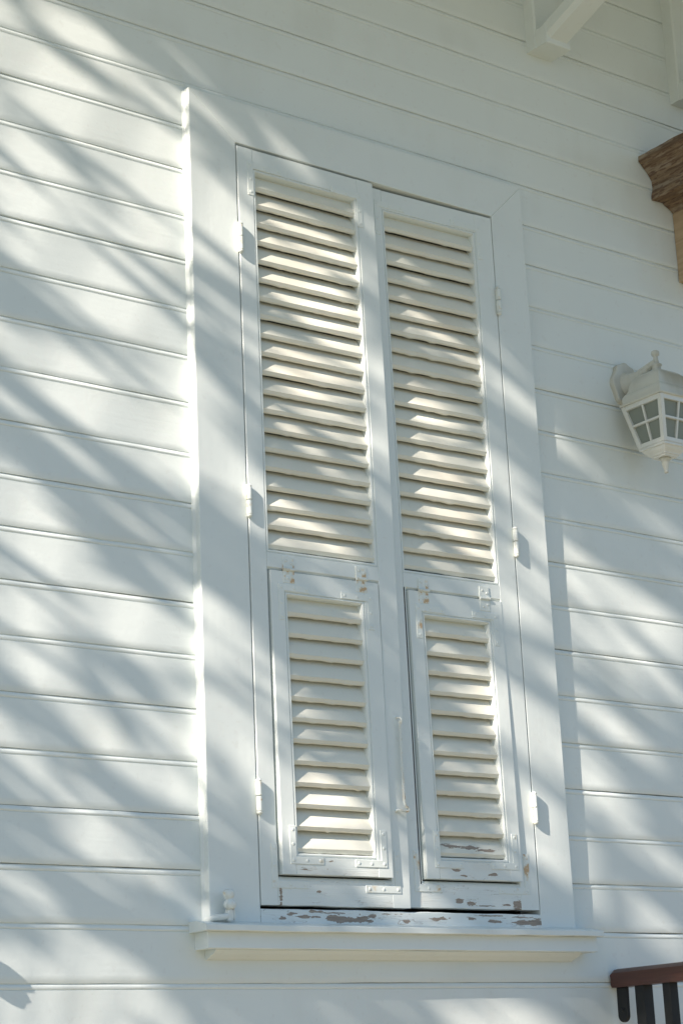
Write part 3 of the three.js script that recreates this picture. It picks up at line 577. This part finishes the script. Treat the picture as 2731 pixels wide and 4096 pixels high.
// ---------------------------------------------------------------- palm beside the house, left of the view: its fronds dapple the wall
// The crown is grown leaflet by leaflet. GAPS are the openings between the leaves, written where the sun that passes them
// lands on the wall: [x, y, x, y, half width, how open]. A leaflet is kept where it closes the crown and dropped where it would fill a gap.
const GAPS = [[2.501, 3.017, 2.692, 2.928, 0.043, 0.9], [2.692, 2.928, 2.756, 2.911, 0.018, 0.5], [2.306, 2.966, 2.39, 2.917, 0.036, 0.9], [2.316, 2.88, 2.424, 2.848, 0.067, 1], [2.41, 2.844, 2.535, 2.786, 0.067, 1], [2.535, 2.806, 2.69, 2.77, 0.043, 0.85], [2.639, 2.872, 2.796, 2.779, 0.027, 0.55], [2.777, 2.876, 2.927, 2.785, 0.036, 0.6], [2.459, 2.754, 2.689, 2.689, 0.061, 1], [2.689, 2.689, 2.94, 2.644, 0.067, 1], [2.317, 2.704, 2.424, 2.671, 0.036, 0.8], [2.409, 2.667, 2.484, 2.604, 0.024, 0.35], [2.688, 2.609, 2.943, 2.554, 0.055, 1], [2.818, 2.548, 2.941, 2.503, 0.043, 1], [2.356, 2.584, 2.548, 2.49, 0.039, 0.95], [2.434, 2.596, 2.559, 2.531, 0.024, 0.35], [2.327, 2.529, 2.375, 2.503, 0.024, 0.4], [2.356, 2.451, 2.483, 2.344, 0.046, 0.8], [2.458, 2.395, 2.643, 2.334, 0.058, 0.95], [2.573, 2.448, 2.715, 2.385, 0.036, 0.7], [2.748, 2.441, 2.895, 2.377, 0.043, 0.9], [2.886, 2.45, 2.939, 2.412, 0.036, 0.8], [2.4, 2.31, 2.581, 2.272, 0.043, 0.9], [2.973, 2.839, 3.106, 2.766, 0.027, 0.55], [3.117, 2.753, 3.185, 2.729, 0.024, 0.4], [2.997, 2.711, 3.107, 2.631, 0.024, 0.5], [2.971, 2.586, 3.107, 2.482, 0.067, 1], [2.968, 2.484, 3.105, 2.421, 0.073, 1], [2.458, 2.259, 2.611, 2.185, 0.067, 0.95], [2.531, 2.229, 2.712, 2.173, 0.061, 0.95], [2.656, 2.161, 2.935, 2.065, 0.052, 1], [2.788, 2.334, 2.942, 2.34, 0.024, 0.9], [2.765, 2.256, 2.933, 2.2, 0.03, 0.5], [2.319, 2.013, 2.481, 1.95, 0.046, 0.9], [2.481, 1.95, 2.628, 1.908, 0.043, 0.9], [2.476, 2.026, 2.578, 1.945, 0.024, 0.5], [2.481, 1.886, 2.686, 1.799, 0.043, 0.85], [2.647, 1.856, 2.828, 1.772, 0.052, 1], [2.75, 1.741, 2.929, 1.677, 0.043, 0.95], [2.761, 2.022, 2.936, 1.941, 0.036, 0.9], [2.708, 1.956, 2.799, 1.902, 0.024, 0.8], [2.768, 1.883, 2.932, 1.798, 0.039, 0.85], [2.325, 1.844, 2.423, 1.781, 0.036, 0.6], [2.528, 1.728, 2.733, 1.629, 0.024, 0.35], [2.326, 1.586, 2.479, 1.539, 0.043, 0.8], [2.971, 2.381, 3.106, 2.311, 0.043, 0.95], [2.972, 2.238, 3.107, 2.167, 0.021, 0.5], [2.997, 2.174, 3.105, 2.108, 0.03, 0.5], [2.969, 1.961, 3.106, 1.856, 0.033, 0.85], [2.96, 1.831, 3.106, 1.713, 0.055, 0.95], [2.956, 1.699, 3.104, 1.656, 0.03, 0.8], [2.321, 1.513, 2.46, 1.476, 0.049, 1], [2.4, 1.46, 2.602, 1.382, 0.043, 0.95], [2.549, 1.388, 2.708, 1.333, 0.027, 0.7], [2.781, 1.52, 2.913, 1.478, 0.024, 0.4], [2.358, 1.394, 2.492, 1.334, 0.027, 0.5], [2.322, 1.36, 2.404, 1.328, 0.024, 0.7], [2.322, 1.293, 2.478, 1.197, 0.049, 0.8], [2.469, 1.293, 2.6, 1.239, 0.024, 0.7], [2.572, 1.249, 2.74, 1.185, 0.027, 0.75], [2.668, 1.29, 2.815, 1.209, 0.049, 1], [2.766, 1.257, 2.936, 1.186, 0.049, 1], [2.8, 1.442, 2.931, 1.377, 0.021, 0.45], [2.377, 1.145, 2.57, 1.038, 0.036, 0.8], [2.524, 1.155, 2.618, 1.13, 0.018, 0.4], [2.694, 1.082, 2.786, 1.034, 0.018, 0.4], [2.616, 0.979, 2.759, 0.913, 0.039, 0.9], [2.815, 1.002, 2.928, 0.933, 0.036, 0.8], [2.328, 0.957, 2.391, 0.913, 0.036, 0.8], [2.955, 1.33, 3.108, 1.221, 0.033, 0.85], [2.962, 1.202, 3.104, 1.104, 0.043, 1], [2.961, 1.005, 3.097, 0.945, 0.067, 1], [2.691, 0.897, 2.899, 0.805, 0.036, 0.8], [2.49, 0.815, 2.717, 0.742, 0.036, 0.6], [2.567, 0.722, 2.782, 0.605, 0.043, 0.75], [2.67, 0.723, 2.827, 0.656, 0.027, 0.45], [2.329, 0.842, 2.453, 0.773, 0.03, 0.3], [2.431, 0.688, 2.566, 0.618, 0.03, 0.25], [2.329, 0.645, 2.431, 0.61, 0.03, 0.3], [2.33, 0.56, 2.457, 0.501, 0.036, 0.6], [2.696, 0.578, 2.799, 0.52, 0.03, 0.3], [2.33, 0.434, 2.386, 0.415, 0.018, 0.4], [2.555, 0.382, 2.714, 0.312, 0.043, 0.75], [2.331, 0.362, 2.518, 0.316, 0.036, 0.7], [2.322, 0.279, 2.562, 0.209, 0.073, 1], [2.474, 0.286, 2.745, 0.214, 0.036, 0.8], [2.737, 0.284, 2.912, 0.204, 0.043, 0.8], [2.967, 0.881, 3.092, 0.802, 0.033, 0.9], [2.969, 0.774, 3.089, 0.716, 0.024, 0.4], [2.971, 0.686, 3.085, 0.623, 0.03, 0.45], [3.072, 2.591, 3.118, 2.443, 0.036, 1], [3.203, 2.738, 3.318, 2.684, 0.015, 0.5], [3.222, 2.633, 3.399, 2.635, 0.015, 0.5], [3.203, 2.576, 3.348, 2.57, 0.015, 0.55], [3.258, 2.528, 3.489, 2.508, 0.021, 0.8], [3.209, 2.454, 3.255, 2.455, 0.018, 0.9], [3.308, 2.472, 3.534, 2.445, 0.021, 0.95], [3.218, 2.4, 3.531, 2.381, 0.03, 1], [3.222, 2.345, 3.431, 2.329, 0.027, 1], [3.3, 2.296, 3.537, 2.278, 0.024, 1], [3.38, 2.246, 3.54, 2.227, 0.03, 1], [3.43, 2.185, 3.536, 2.165, 0.024, 1], [3.206, 2.236, 3.297, 2.219, 0.015, 0.5], [3.197, 2.169, 3.311, 2.162, 0.015, 0.7], [3.2, 2.11, 3.373, 2.113, 0.018, 0.9], [3.426, 2.123, 3.539, 2.114, 0.015, 0.9], [3.204, 2.056, 3.452, 2.047, 0.018, 0.9], [3.275, 2, 3.546, 2.019, 0.015, 0.9], [3.56, 2.567, 3.617, 2.495, 0.024, 0.95], [3.569, 2.41, 3.616, 2.378, 0.024, 0.5], [3.572, 2.265, 3.63, 2.198, 0.03, 1], [3.58, 2.188, 3.625, 2.034, 0.03, 1], [3.705, 2.403, 3.781, 2.397, 0.015, 0.7], [3.708, 2.345, 3.874, 2.341, 0.015, 0.8], [3.787, 2.297, 3.968, 2.29, 0.015, 0.8], [3.866, 2.238, 4.007, 2.228, 0.018, 0.8], [3.778, 2.18, 3.86, 2.163, 0.015, 0.7], [3.906, 2.177, 4.003, 2.179, 0.015, 0.6], [3.717, 2.116, 3.76, 2.103, 0.015, 0.8], [3.825, 2.125, 3.921, 2.111, 0.015, 0.8], [3.745, 2.064, 3.852, 2.062, 0.015, 0.9], [3.116, 2.403, 3.178, 2.386, 0.024, 0.9], [3.113, 2.321, 3.169, 2.303, 0.021, 0.8], [3.115, 2.232, 3.171, 2.208, 0.018, 0.5], [3.117, 2.123, 3.166, 2.084, 0.018, 0.4], [3.318, 1.945, 3.54, 1.933, 0.018, 0.95], [3.196, 1.875, 3.349, 1.871, 0.015, 0.8], [3.407, 1.881, 3.543, 1.873, 0.015, 0.9], [3.239, 1.824, 3.392, 1.809, 0.015, 0.7], [3.355, 1.77, 3.448, 1.764, 0.015, 0.5], [3.459, 1.761, 3.544, 1.7, 0.018, 0.4], [3.192, 1.649, 3.281, 1.638, 0.018, 0.9], [3.19, 1.588, 3.391, 1.577, 0.018, 0.95], [3.31, 1.538, 3.492, 1.523, 0.021, 0.9], [3.193, 1.527, 3.253, 1.521, 0.015, 0.8], [3.582, 2.026, 3.624, 1.831, 0.027, 1], [3.575, 1.813, 3.638, 1.753, 0.021, 0.6], [3.574, 1.699, 3.631, 1.653, 0.018, 0.7], [3.735, 2.012, 3.989, 2.008, 0.021, 0.95], [3.717, 1.937, 3.81, 1.927, 0.018, 0.9], [3.875, 1.937, 3.982, 1.923, 0.018, 0.9], [3.726, 1.882, 3.902, 1.874, 0.018, 0.9], [3.728, 1.822, 3.897, 1.812, 0.021, 1], [3.73, 1.762, 3.968, 1.755, 0.024, 1], [3.795, 1.716, 3.963, 1.698, 0.021, 1], [3.822, 1.659, 3.959, 1.647, 0.018, 0.9], [3.741, 1.658, 3.764, 1.636, 0.015, 0.6], [3.913, 1.61, 3.955, 1.596, 0.015, 0.6], [3.751, 1.54, 3.875, 1.536, 0.015, 0.4], [3.046, 1.812, 3.109, 1.633, 0.043, 1], [3.027, 1.279, 3.11, 1.215, 0.043, 0.95], [3.113, 1.713, 3.165, 1.645, 0.018, 0.9], [3.119, 1.592, 3.166, 1.552, 0.018, 0.7], [3.296, 1.493, 3.536, 1.465, 0.018, 0.5], [3.514, 1.496, 3.559, 1.463, 0.018, 0.6], [3.577, 1.461, 3.631, 1.375, 0.027, 0.6], [3.575, 1.336, 3.629, 1.261, 0.024, 0.5], [3.023, 1.154, 3.11, 1.1, 0.036, 0.95], [3.018, 0.991, 3.118, 0.893, 0.067, 1], [3.188, 1.165, 3.239, 1.088, 0.024, 0.9], [3.188, 1.03, 3.233, 0.971, 0.021, 0.5], [3.182, 0.897, 3.236, 0.799, 0.03, 0.95], [3.208, 0.776, 3.237, 0.712, 0.024, 0.8], [3.25, 1.093, 3.305, 1.093, 0.015, 0.8], [3.258, 1.035, 3.363, 1.034, 0.015, 0.9], [3.377, 1.099, 3.491, 1.099, 0.015, 0.5], [3.266, 0.973, 3.483, 0.979, 0.015, 0.6], [3.357, 0.926, 3.48, 0.924, 0.015, 0.5], [3.266, 0.854, 3.353, 0.85, 0.015, 0.9], [3.263, 0.796, 3.405, 0.795, 0.018, 1], [3.266, 0.74, 3.48, 0.731, 0.024, 1], [3.268, 0.683, 3.487, 0.669, 0.024, 1], [3.32, 0.638, 3.557, 0.605, 0.027, 1], [3.51, 0.768, 3.549, 0.658, 0.024, 1], [3.36, 0.574, 3.621, 0.541, 0.03, 0.9], [3.603, 0.705, 3.623, 0.572, 0.015, 0.9], [3.82, 1.226, 3.924, 1.221, 0.015, 0.7], [3.766, 1.164, 3.863, 1.153, 0.015, 0.5], [3.841, 1.108, 3.914, 1.104, 0.015, 0.6], [3.845, 0.928, 3.899, 0.922, 0.015, 0.6], [3.853, 0.877, 3.894, 0.865, 0.015, 0.8], [3.697, 0.8, 3.713, 0.605, 0.018, 0.8], [4.116, 2.202, 4.253, 2.09, 0.049, 0.6], [4.334, 2.026, 4.494, 1.973, 0.033, 0.7], [4.156, 1.835, 4.268, 1.737, 0.044, 0.8], [4.054, 1.764, 4.117, 1.68, 0.033, 0.5], [4.354, 1.616, 4.643, 1.469, 0.055, 0.8], [4.622, 1.515, 4.857, 1.386, 0.055, 0.75], [4.818, 1.813, 4.919, 1.746, 0.022, 0.3], [4.129, 1.552, 4.267, 1.485, 0.044, 0.45], [4.107, 1.44, 4.267, 1.365, 0.044, 0.7], [4.349, 1.447, 4.603, 1.352, 0.066, 0.75], [4.345, 1.29, 4.614, 1.231, 0.027, 0.5], [4.686, 1.294, 4.835, 1.221, 0.033, 0.5], [4.343, 1.163, 4.628, 1.029, 0.038, 0.7], [4.076, 1.097, 4.263, 0.969, 0.071, 0.95], [4.083, 0.924, 4.132, 0.72, 0.033, 0.8], [4.141, 0.806, 4.256, 0.673, 0.066, 0.95], [4.337, 0.992, 4.448, 0.891, 0.049, 0.8], [4.471, 0.875, 4.731, 0.626, 0.038, 0.5], [4.337, 0.71, 4.395, 0.634, 0.044, 0.5], [4.343, 0.598, 4.66, 0.474, 0.044, 0.35], [3.747, 0.209, 4.298, 0.186, 0.038, 0.95], [3.634, 0.514, 3.796, 0.475, 0.043, 0.95]];
{
  const palm = thing('palm_tree', 'green feather palm standing left of the view, its fronds shading the wall', 'palm tree', [-1.75, -EYE, 1.35]);
  const mLeaf = new THREE.MeshStandardMaterial({ color: new THREE.Color().setRGB(0.06, 0.105, 0.03), roughness: 0.55, side: THREE.DoubleSide });
  const mStem = new THREE.MeshStandardMaterial({ color: new THREE.Color().setRGB(0.16, 0.17, 0.07), roughness: 0.7 });
  const mTrunk = new THREE.MeshStandardMaterial({ map: tex(256, 512, (u, v) => mix3([0.13, 0.105, 0.08], [0.30, 0.26, 0.21], fbm(N, u * 10, v * 50, 4, 10, 50)), { srgb: true }), roughness: 0.9, bumpMap: paintBump, bumpScale: 0.01 });
  // the plane square to the sun: a across the fall of the light, b along it
  const h = Math.hypot(SX, SY), full = Math.hypot(SX, SY, 1);
  const wallAB = (X, Y) => [(X * SY + Y * SX) / h, (X * SX - Y * SY) / h / full];
  const ab = p => wallAB(p.x + SX * p.z, p.y - SY * p.z);
  const ea = new THREE.Vector3(SY / h, SX / h, 0), eb = new THREE.Vector3().crossVectors(ea, sunDir).normalize();
  if (ab(eb.clone())[1] < 0) eb.negate();
  const a0 = 0.9, b0 = -0.2, cell = 0.008, na = 460, nb = 190, blur = 0.019;
  const target = new Float32Array(na * nb), weight = new Float32Array(na * nb);
  for (let j = 0; j < nb; j++) for (let i = 0; i < na; i++) {
    const a = a0 + i * cell, b = (b0 + j * cell) * full, X = (a * SY + b * SX) / h, Y = (a * SX - b * SY) / h, k = j * na + i;
    let s = 0;
    for (const [x0, y0, x1, y1, w, o] of GAPS) {
      const dx = x1 - x0, dy = y1 - y0, t = Math.max(0, Math.min(1, ((X - x0) * dx + (Y - y0) * dy) / (dx * dx + dy * dy + 1e-9)));
      const d = Math.hypot(X - x0 - dx * t, Y - y0 - dy * t); if (d < w * 2.1) s = Math.max(s, o * (1 - sstep(w * 0.6, w * 2.0, d)));
    }
    target[k] = s;
    const inView = X > 2.25 && X < 5.35 && Y > 0.1 && Y < 3.2;
    const zb = (BAL.y - 0.03 - Y) / SY, shaded = X - SX * zb > BAL.x0 - 0.03 && zb > 0 && zb < BAL.z + 0.03;
    const stair = X > 4.45 && X < 5.9 && Y > -0.7 && Y < 0.12;
    weight[k] = shaded ? 0 : inView ? 1 : stair ? 0.7 : 0.02; if (!inView) target[k] = stair ? 0 : 0.45;
  }
  const r = rng(2024);
  const crown = new THREE.Vector3(-1.55, 1.75, 1.10);
  const fronds = [];
  const nF = 11;
  for (let k = 0; k < nF; k++) {
    // tips spread over the far side of the shaded band
    const b = -0.02 + 0.98 * (k + 0.5) / nF, tipA = 4.45 - 0.3 * Math.abs(k - nF / 2) / nF * 2 + (r() - 0.5) * 0.25, depth = 3.9 + (k % 3) * 0.3 + b * 0.5;
    const base = ab(new THREE.Vector3()), tip = ea.clone().multiplyScalar(tipA - base[0]).addScaledVector(eb, b - base[1]).addScaledVector(sunDir, depth);
    const mid = crown.clone().lerp(tip, 0.5).addScaledVector(sunDir, 0.25).addScaledVector(eb, (b - 0.45) * 0.35).add(new THREE.Vector3(0, 0.1, 0));
    fronds.push({ curve: new THREE.CatmullRomCurve3([crown.clone(), crown.clone().lerp(mid, 0.5).add(new THREE.Vector3(0, 0.08, 0)), mid, mid.clone().lerp(tip, 0.55), tip]), leaves: [] });
  }
  // a leaflet as a strip in the sun's plane
  const cover = (P, Q, w, fn) => {
    const [pa, pb] = P, [qa, qb] = Q, m = w / 2 + blur, i0 = Math.max(0, Math.floor((Math.min(pa, qa) - m - a0) / cell)), i1 = Math.min(na - 1, Math.ceil((Math.max(pa, qa) + m - a0) / cell));
    const j0 = Math.max(0, Math.floor((Math.min(pb, qb) - m - b0) / cell)), j1 = Math.min(nb - 1, Math.ceil((Math.max(pb, qb) + m - b0) / cell));
    const dx = qa - pa, dy = qb - pb, L2 = dx * dx + dy * dy;
    for (let j = j0; j <= j1; j++) for (let i = i0; i <= i1; i++) {
      const a = a0 + i * cell, b = b0 + j * cell, t = Math.max(0, Math.min(1, ((a - pa) * dx + (b - pb) * dy) / L2)), d = Math.hypot(a - pa - dx * t, b - pb - dy * t);
      const ww = w * (0.25 + 0.75 * Math.sin(Math.PI * Math.min(1, 0.12 + t * 0.88)));
      const c = Math.min(1, Math.max(0, (ww / 2 - d) / (2 * blur) + 0.5)) * Math.min(1, ww / (2 * blur) + 0.15);
      if (c > 0.01) fn(j * na + i, c);
    }
  };
  // shade as optical depth, so that leaflets can be taken off again
  const shade = new Float32Array(na * nb), dep = c => -Math.log(1 - Math.min(0.97, c));
  for (const f of fronds) { const pts = f.curve.getPoints(40); for (let i = 0; i < 40; i++) cover(ab(pts[i]), ab(pts[i + 1]), 0.012, (k, c) => { shade[k] = Math.max(shade[k], dep(c * 0.25)); }); }
  const err = (k, d) => { const e = Math.exp(-d) - target[k]; return weight[k] * e * e * (e < 0 ? 1.35 : 1); };
  const dirV = new THREE.Vector3(), tmp = new THREE.Vector3();
  const grow = (count, l0, l1, w0, w1, need) => {
    for (let n = 0; n < count; n++) {
      const f = fronds[Math.floor(r() * nF)], t = 0.08 + 0.92 * r(), p = f.curve.getPoint(t), tg = f.curve.getTangent(t), side = r() < 0.5 ? -1 : 1;
      const ang = Math.atan2(tg.dot(eb), tg.dot(ea)) + side * (0.3 + r() * 1.7);
      const len = l0 + r() * (l1 - l0), w = w0 + r() * (w1 - w0), fall = (r() - 0.5) * 0.5;
      dirV.copy(ea).multiplyScalar(Math.cos(ang)).addScaledVector(eb, Math.sin(ang)).addScaledVector(sunDir, fall).normalize();
      const q = p.clone().addScaledVector(dirV, len);
      if (q.z < 0.3 || (q.x > BAL.x0 - 0.15 && q.y > BAL.y - 0.15 && q.y < BAL.y + 0.4)) continue;
      const P = ab(p), Q = ab(q); let gain = 0, wsum = 0;
      cover(P, Q, w, (k, c) => { gain += err(k, shade[k]) - err(k, shade[k] + dep(c)); wsum += weight[k] * c; });
      if (wsum < 3 || gain < need * wsum) continue;
      cover(P, Q, w, (k, c) => { shade[k] += dep(c); });
      f.leaves.push([p, dirV.clone(), len, w, P, Q]);
    }
  };
  const prune = () => {
    for (const f of fronds) f.leaves = f.leaves.filter(([, , , w, P, Q]) => {
      let gain = 0; cover(P, Q, w, (k, c) => { gain += err(k, shade[k]) - err(k, Math.max(0, shade[k] - dep(c))); });
      if (gain <= 0) return true;
      cover(P, Q, w, (k, c) => { shade[k] = Math.max(0, shade[k] - dep(c)); }); return false;
    });
  };
  grow(40000, 0.10, 0.46, 0.040, 0.085, 0.05); prune(); prune();
  grow(40000, 0.08, 0.30, 0.030, 0.060, 0.04); prune();
  grow(40000, 0.05, 0.20, 0.022, 0.045, 0.03); prune();
  let total = 0; const shapes = [];
  for (const f of fronds) {
    const g = new THREE.TubeGeometry(f.curve, 40, 0.006, 6, false);
    const fm = part(palm, 'frond', uvBox(g), mStem);
    const pos = [], idx = [];
    for (const [p, d, len, w] of f.leaves) {
      // blade: tapering strip with a raised midrib, broad side to the light, tip sagging
      const wv = tmp.crossVectors(d, sunDir).normalize().clone(), up = new THREE.Vector3().crossVectors(wv, d).normalize(), n = 6, base = pos.length / 3;
      for (let i = 0; i <= n; i++) {
        const t = i / n, ww = w * 0.5 * (0.25 + 0.75 * Math.sin(Math.PI * Math.min(1, 0.12 + t * 0.88))) * (i === n ? 0.05 : 1);
        const c = p.clone().addScaledVector(d, len * t).addScaledVector(up, -0.03 * t * t * len);
        for (const [s, l] of [[-1, 0], [0, 0.004], [1, 0]]) { const q = c.clone().addScaledVector(wv, s * ww).addScaledVector(up, l); pos.push(q.x, q.y, q.z); }
      }
      for (let i = 0; i < n; i++) for (const s of [0, 1]) { const a = base + i * 3 + s; idx.push(a, a + 1, a + 4, a, a + 4, a + 3); }
      total++;
    }
    if (!idx.length) continue;
    const lg = new THREE.BufferGeometry(); lg.setAttribute('position', new THREE.Float32BufferAttribute(pos, 3)); lg.setIndex(idx); lg.computeVertexNormals();
    const lm = part(fm, 'leaflets', uvBox(lg), mLeaf);
  }
  const tp = [[-1.75, -EYE, 1.35], [-1.80, -0.4, 1.36], [-1.72, 0.8, 1.24], [crown.x, crown.y + 0.05, crown.z]];
  part(palm, 'trunk', uvBox(tube(tp, 0.11, 30, 14), { vertical: true }), mTrunk);
}

// ---------------------------------------------------------------- shrub against the wall, left of the view, one leaf of which shadows the lower left corner
{
  const sh = thing('wall_shrub', 'leafy green shrub against the wall left of the view', 'shrub', [1.72, -EYE, 0.22]);
  const mL = new THREE.MeshStandardMaterial({ color: new THREE.Color().setRGB(0.07, 0.12, 0.035), roughness: 0.5, side: THREE.DoubleSide });
  const mS = new THREE.MeshStandardMaterial({ color: new THREE.Color().setRGB(0.13, 0.10, 0.06), roughness: 0.9 });
  part(sh, 'stem', uvBox(tube([[1.72, -EYE, .22], [1.70, -0.8, .20], [1.66, 0.0, .19], [1.68, 0.55, .17]], 0.014, 24, 8)), mS);
  // lobed leaf: outline along its own axis; sx, sy place its shadow on the wall
  const leaf = (tipX, tipY, z, ang, len, wid) => {
    const s = new THREE.Shape(); s.moveTo(0, 0);
    s.bezierCurveTo(len * .2, wid * .75, len * .55, wid * .72, len * .78, wid * .42); s.lineTo(len * .97, wid * .30); s.lineTo(len * .86, wid * .16); s.lineTo(len, 0.0); s.lineTo(len * .90, -wid * .12); s.lineTo(len * .93, -wid * .34);
    s.bezierCurveTo(len * .6, -wid * .72, len * .2, -wid * .7, 0, 0);
    const g = new THREE.ExtrudeGeometry(s, { depth: 0.0012, bevelEnabled: false, curveSegments: 10 });
    g.rotateZ(ang); const px = tipX - SX * z, py = tipY + SY * z; g.translate(px - Math.cos(ang) * len, py - Math.sin(ang) * len, z);
    part(sh, 'leaf', uvBox(g), mL);
    const bx = px - Math.cos(ang) * len, by = py - Math.sin(ang) * len;
    part(sh, 'leaf_stalk', uvBox(tube([[1.68, Math.min(0.5, by - 0.1), .18], [(bx + 1.68) / 2, by - 0.02, (z + .18) / 2], [bx, by, z]], 0.003, 10, 6)), mS);
  };
  {
    const out = [[2.20, 0.40], [2.26, 0.408], [2.325, 0.386], [2.351, 0.369], [2.377, 0.356], [2.403, 0.338], [2.425, 0.321], [2.439, 0.306], [2.443, 0.295], [2.421, 0.296], [2.428, 0.283], [2.435, 0.272], [2.423, 0.268], [2.416, 0.255], [2.395, 0.261], [2.373, 0.272], [2.351, 0.285], [2.326, 0.303], [2.27, 0.345]];
    const z = 0.085, g = extrude(out.map(([x, y]) => [x - SX * z, y + SY * z]), 0.0015, z, 0);
    part(sh, 'leaf', uvBox(g), mL);
    part(sh, 'leaf_stalk', uvBox(tube([[1.67, 0.36, .18], [1.78, 0.50, .14], [2.20 - SX * z, 0.40 + SY * z, z]], 0.003, 12, 6)), mS);
  }
  leaf(2.15, 0.55, 0.12, 0.3, 0.2, 0.12); leaf(1.95, 0.15, 0.14, -1.2, 0.2, 0.12); leaf(1.7, 0.65, 0.16, 2.2, 0.2, 0.13); leaf(1.75, 0.35, 0.15, 3.0, 0.2, 0.12);
}


renderer.render(scene, camera);
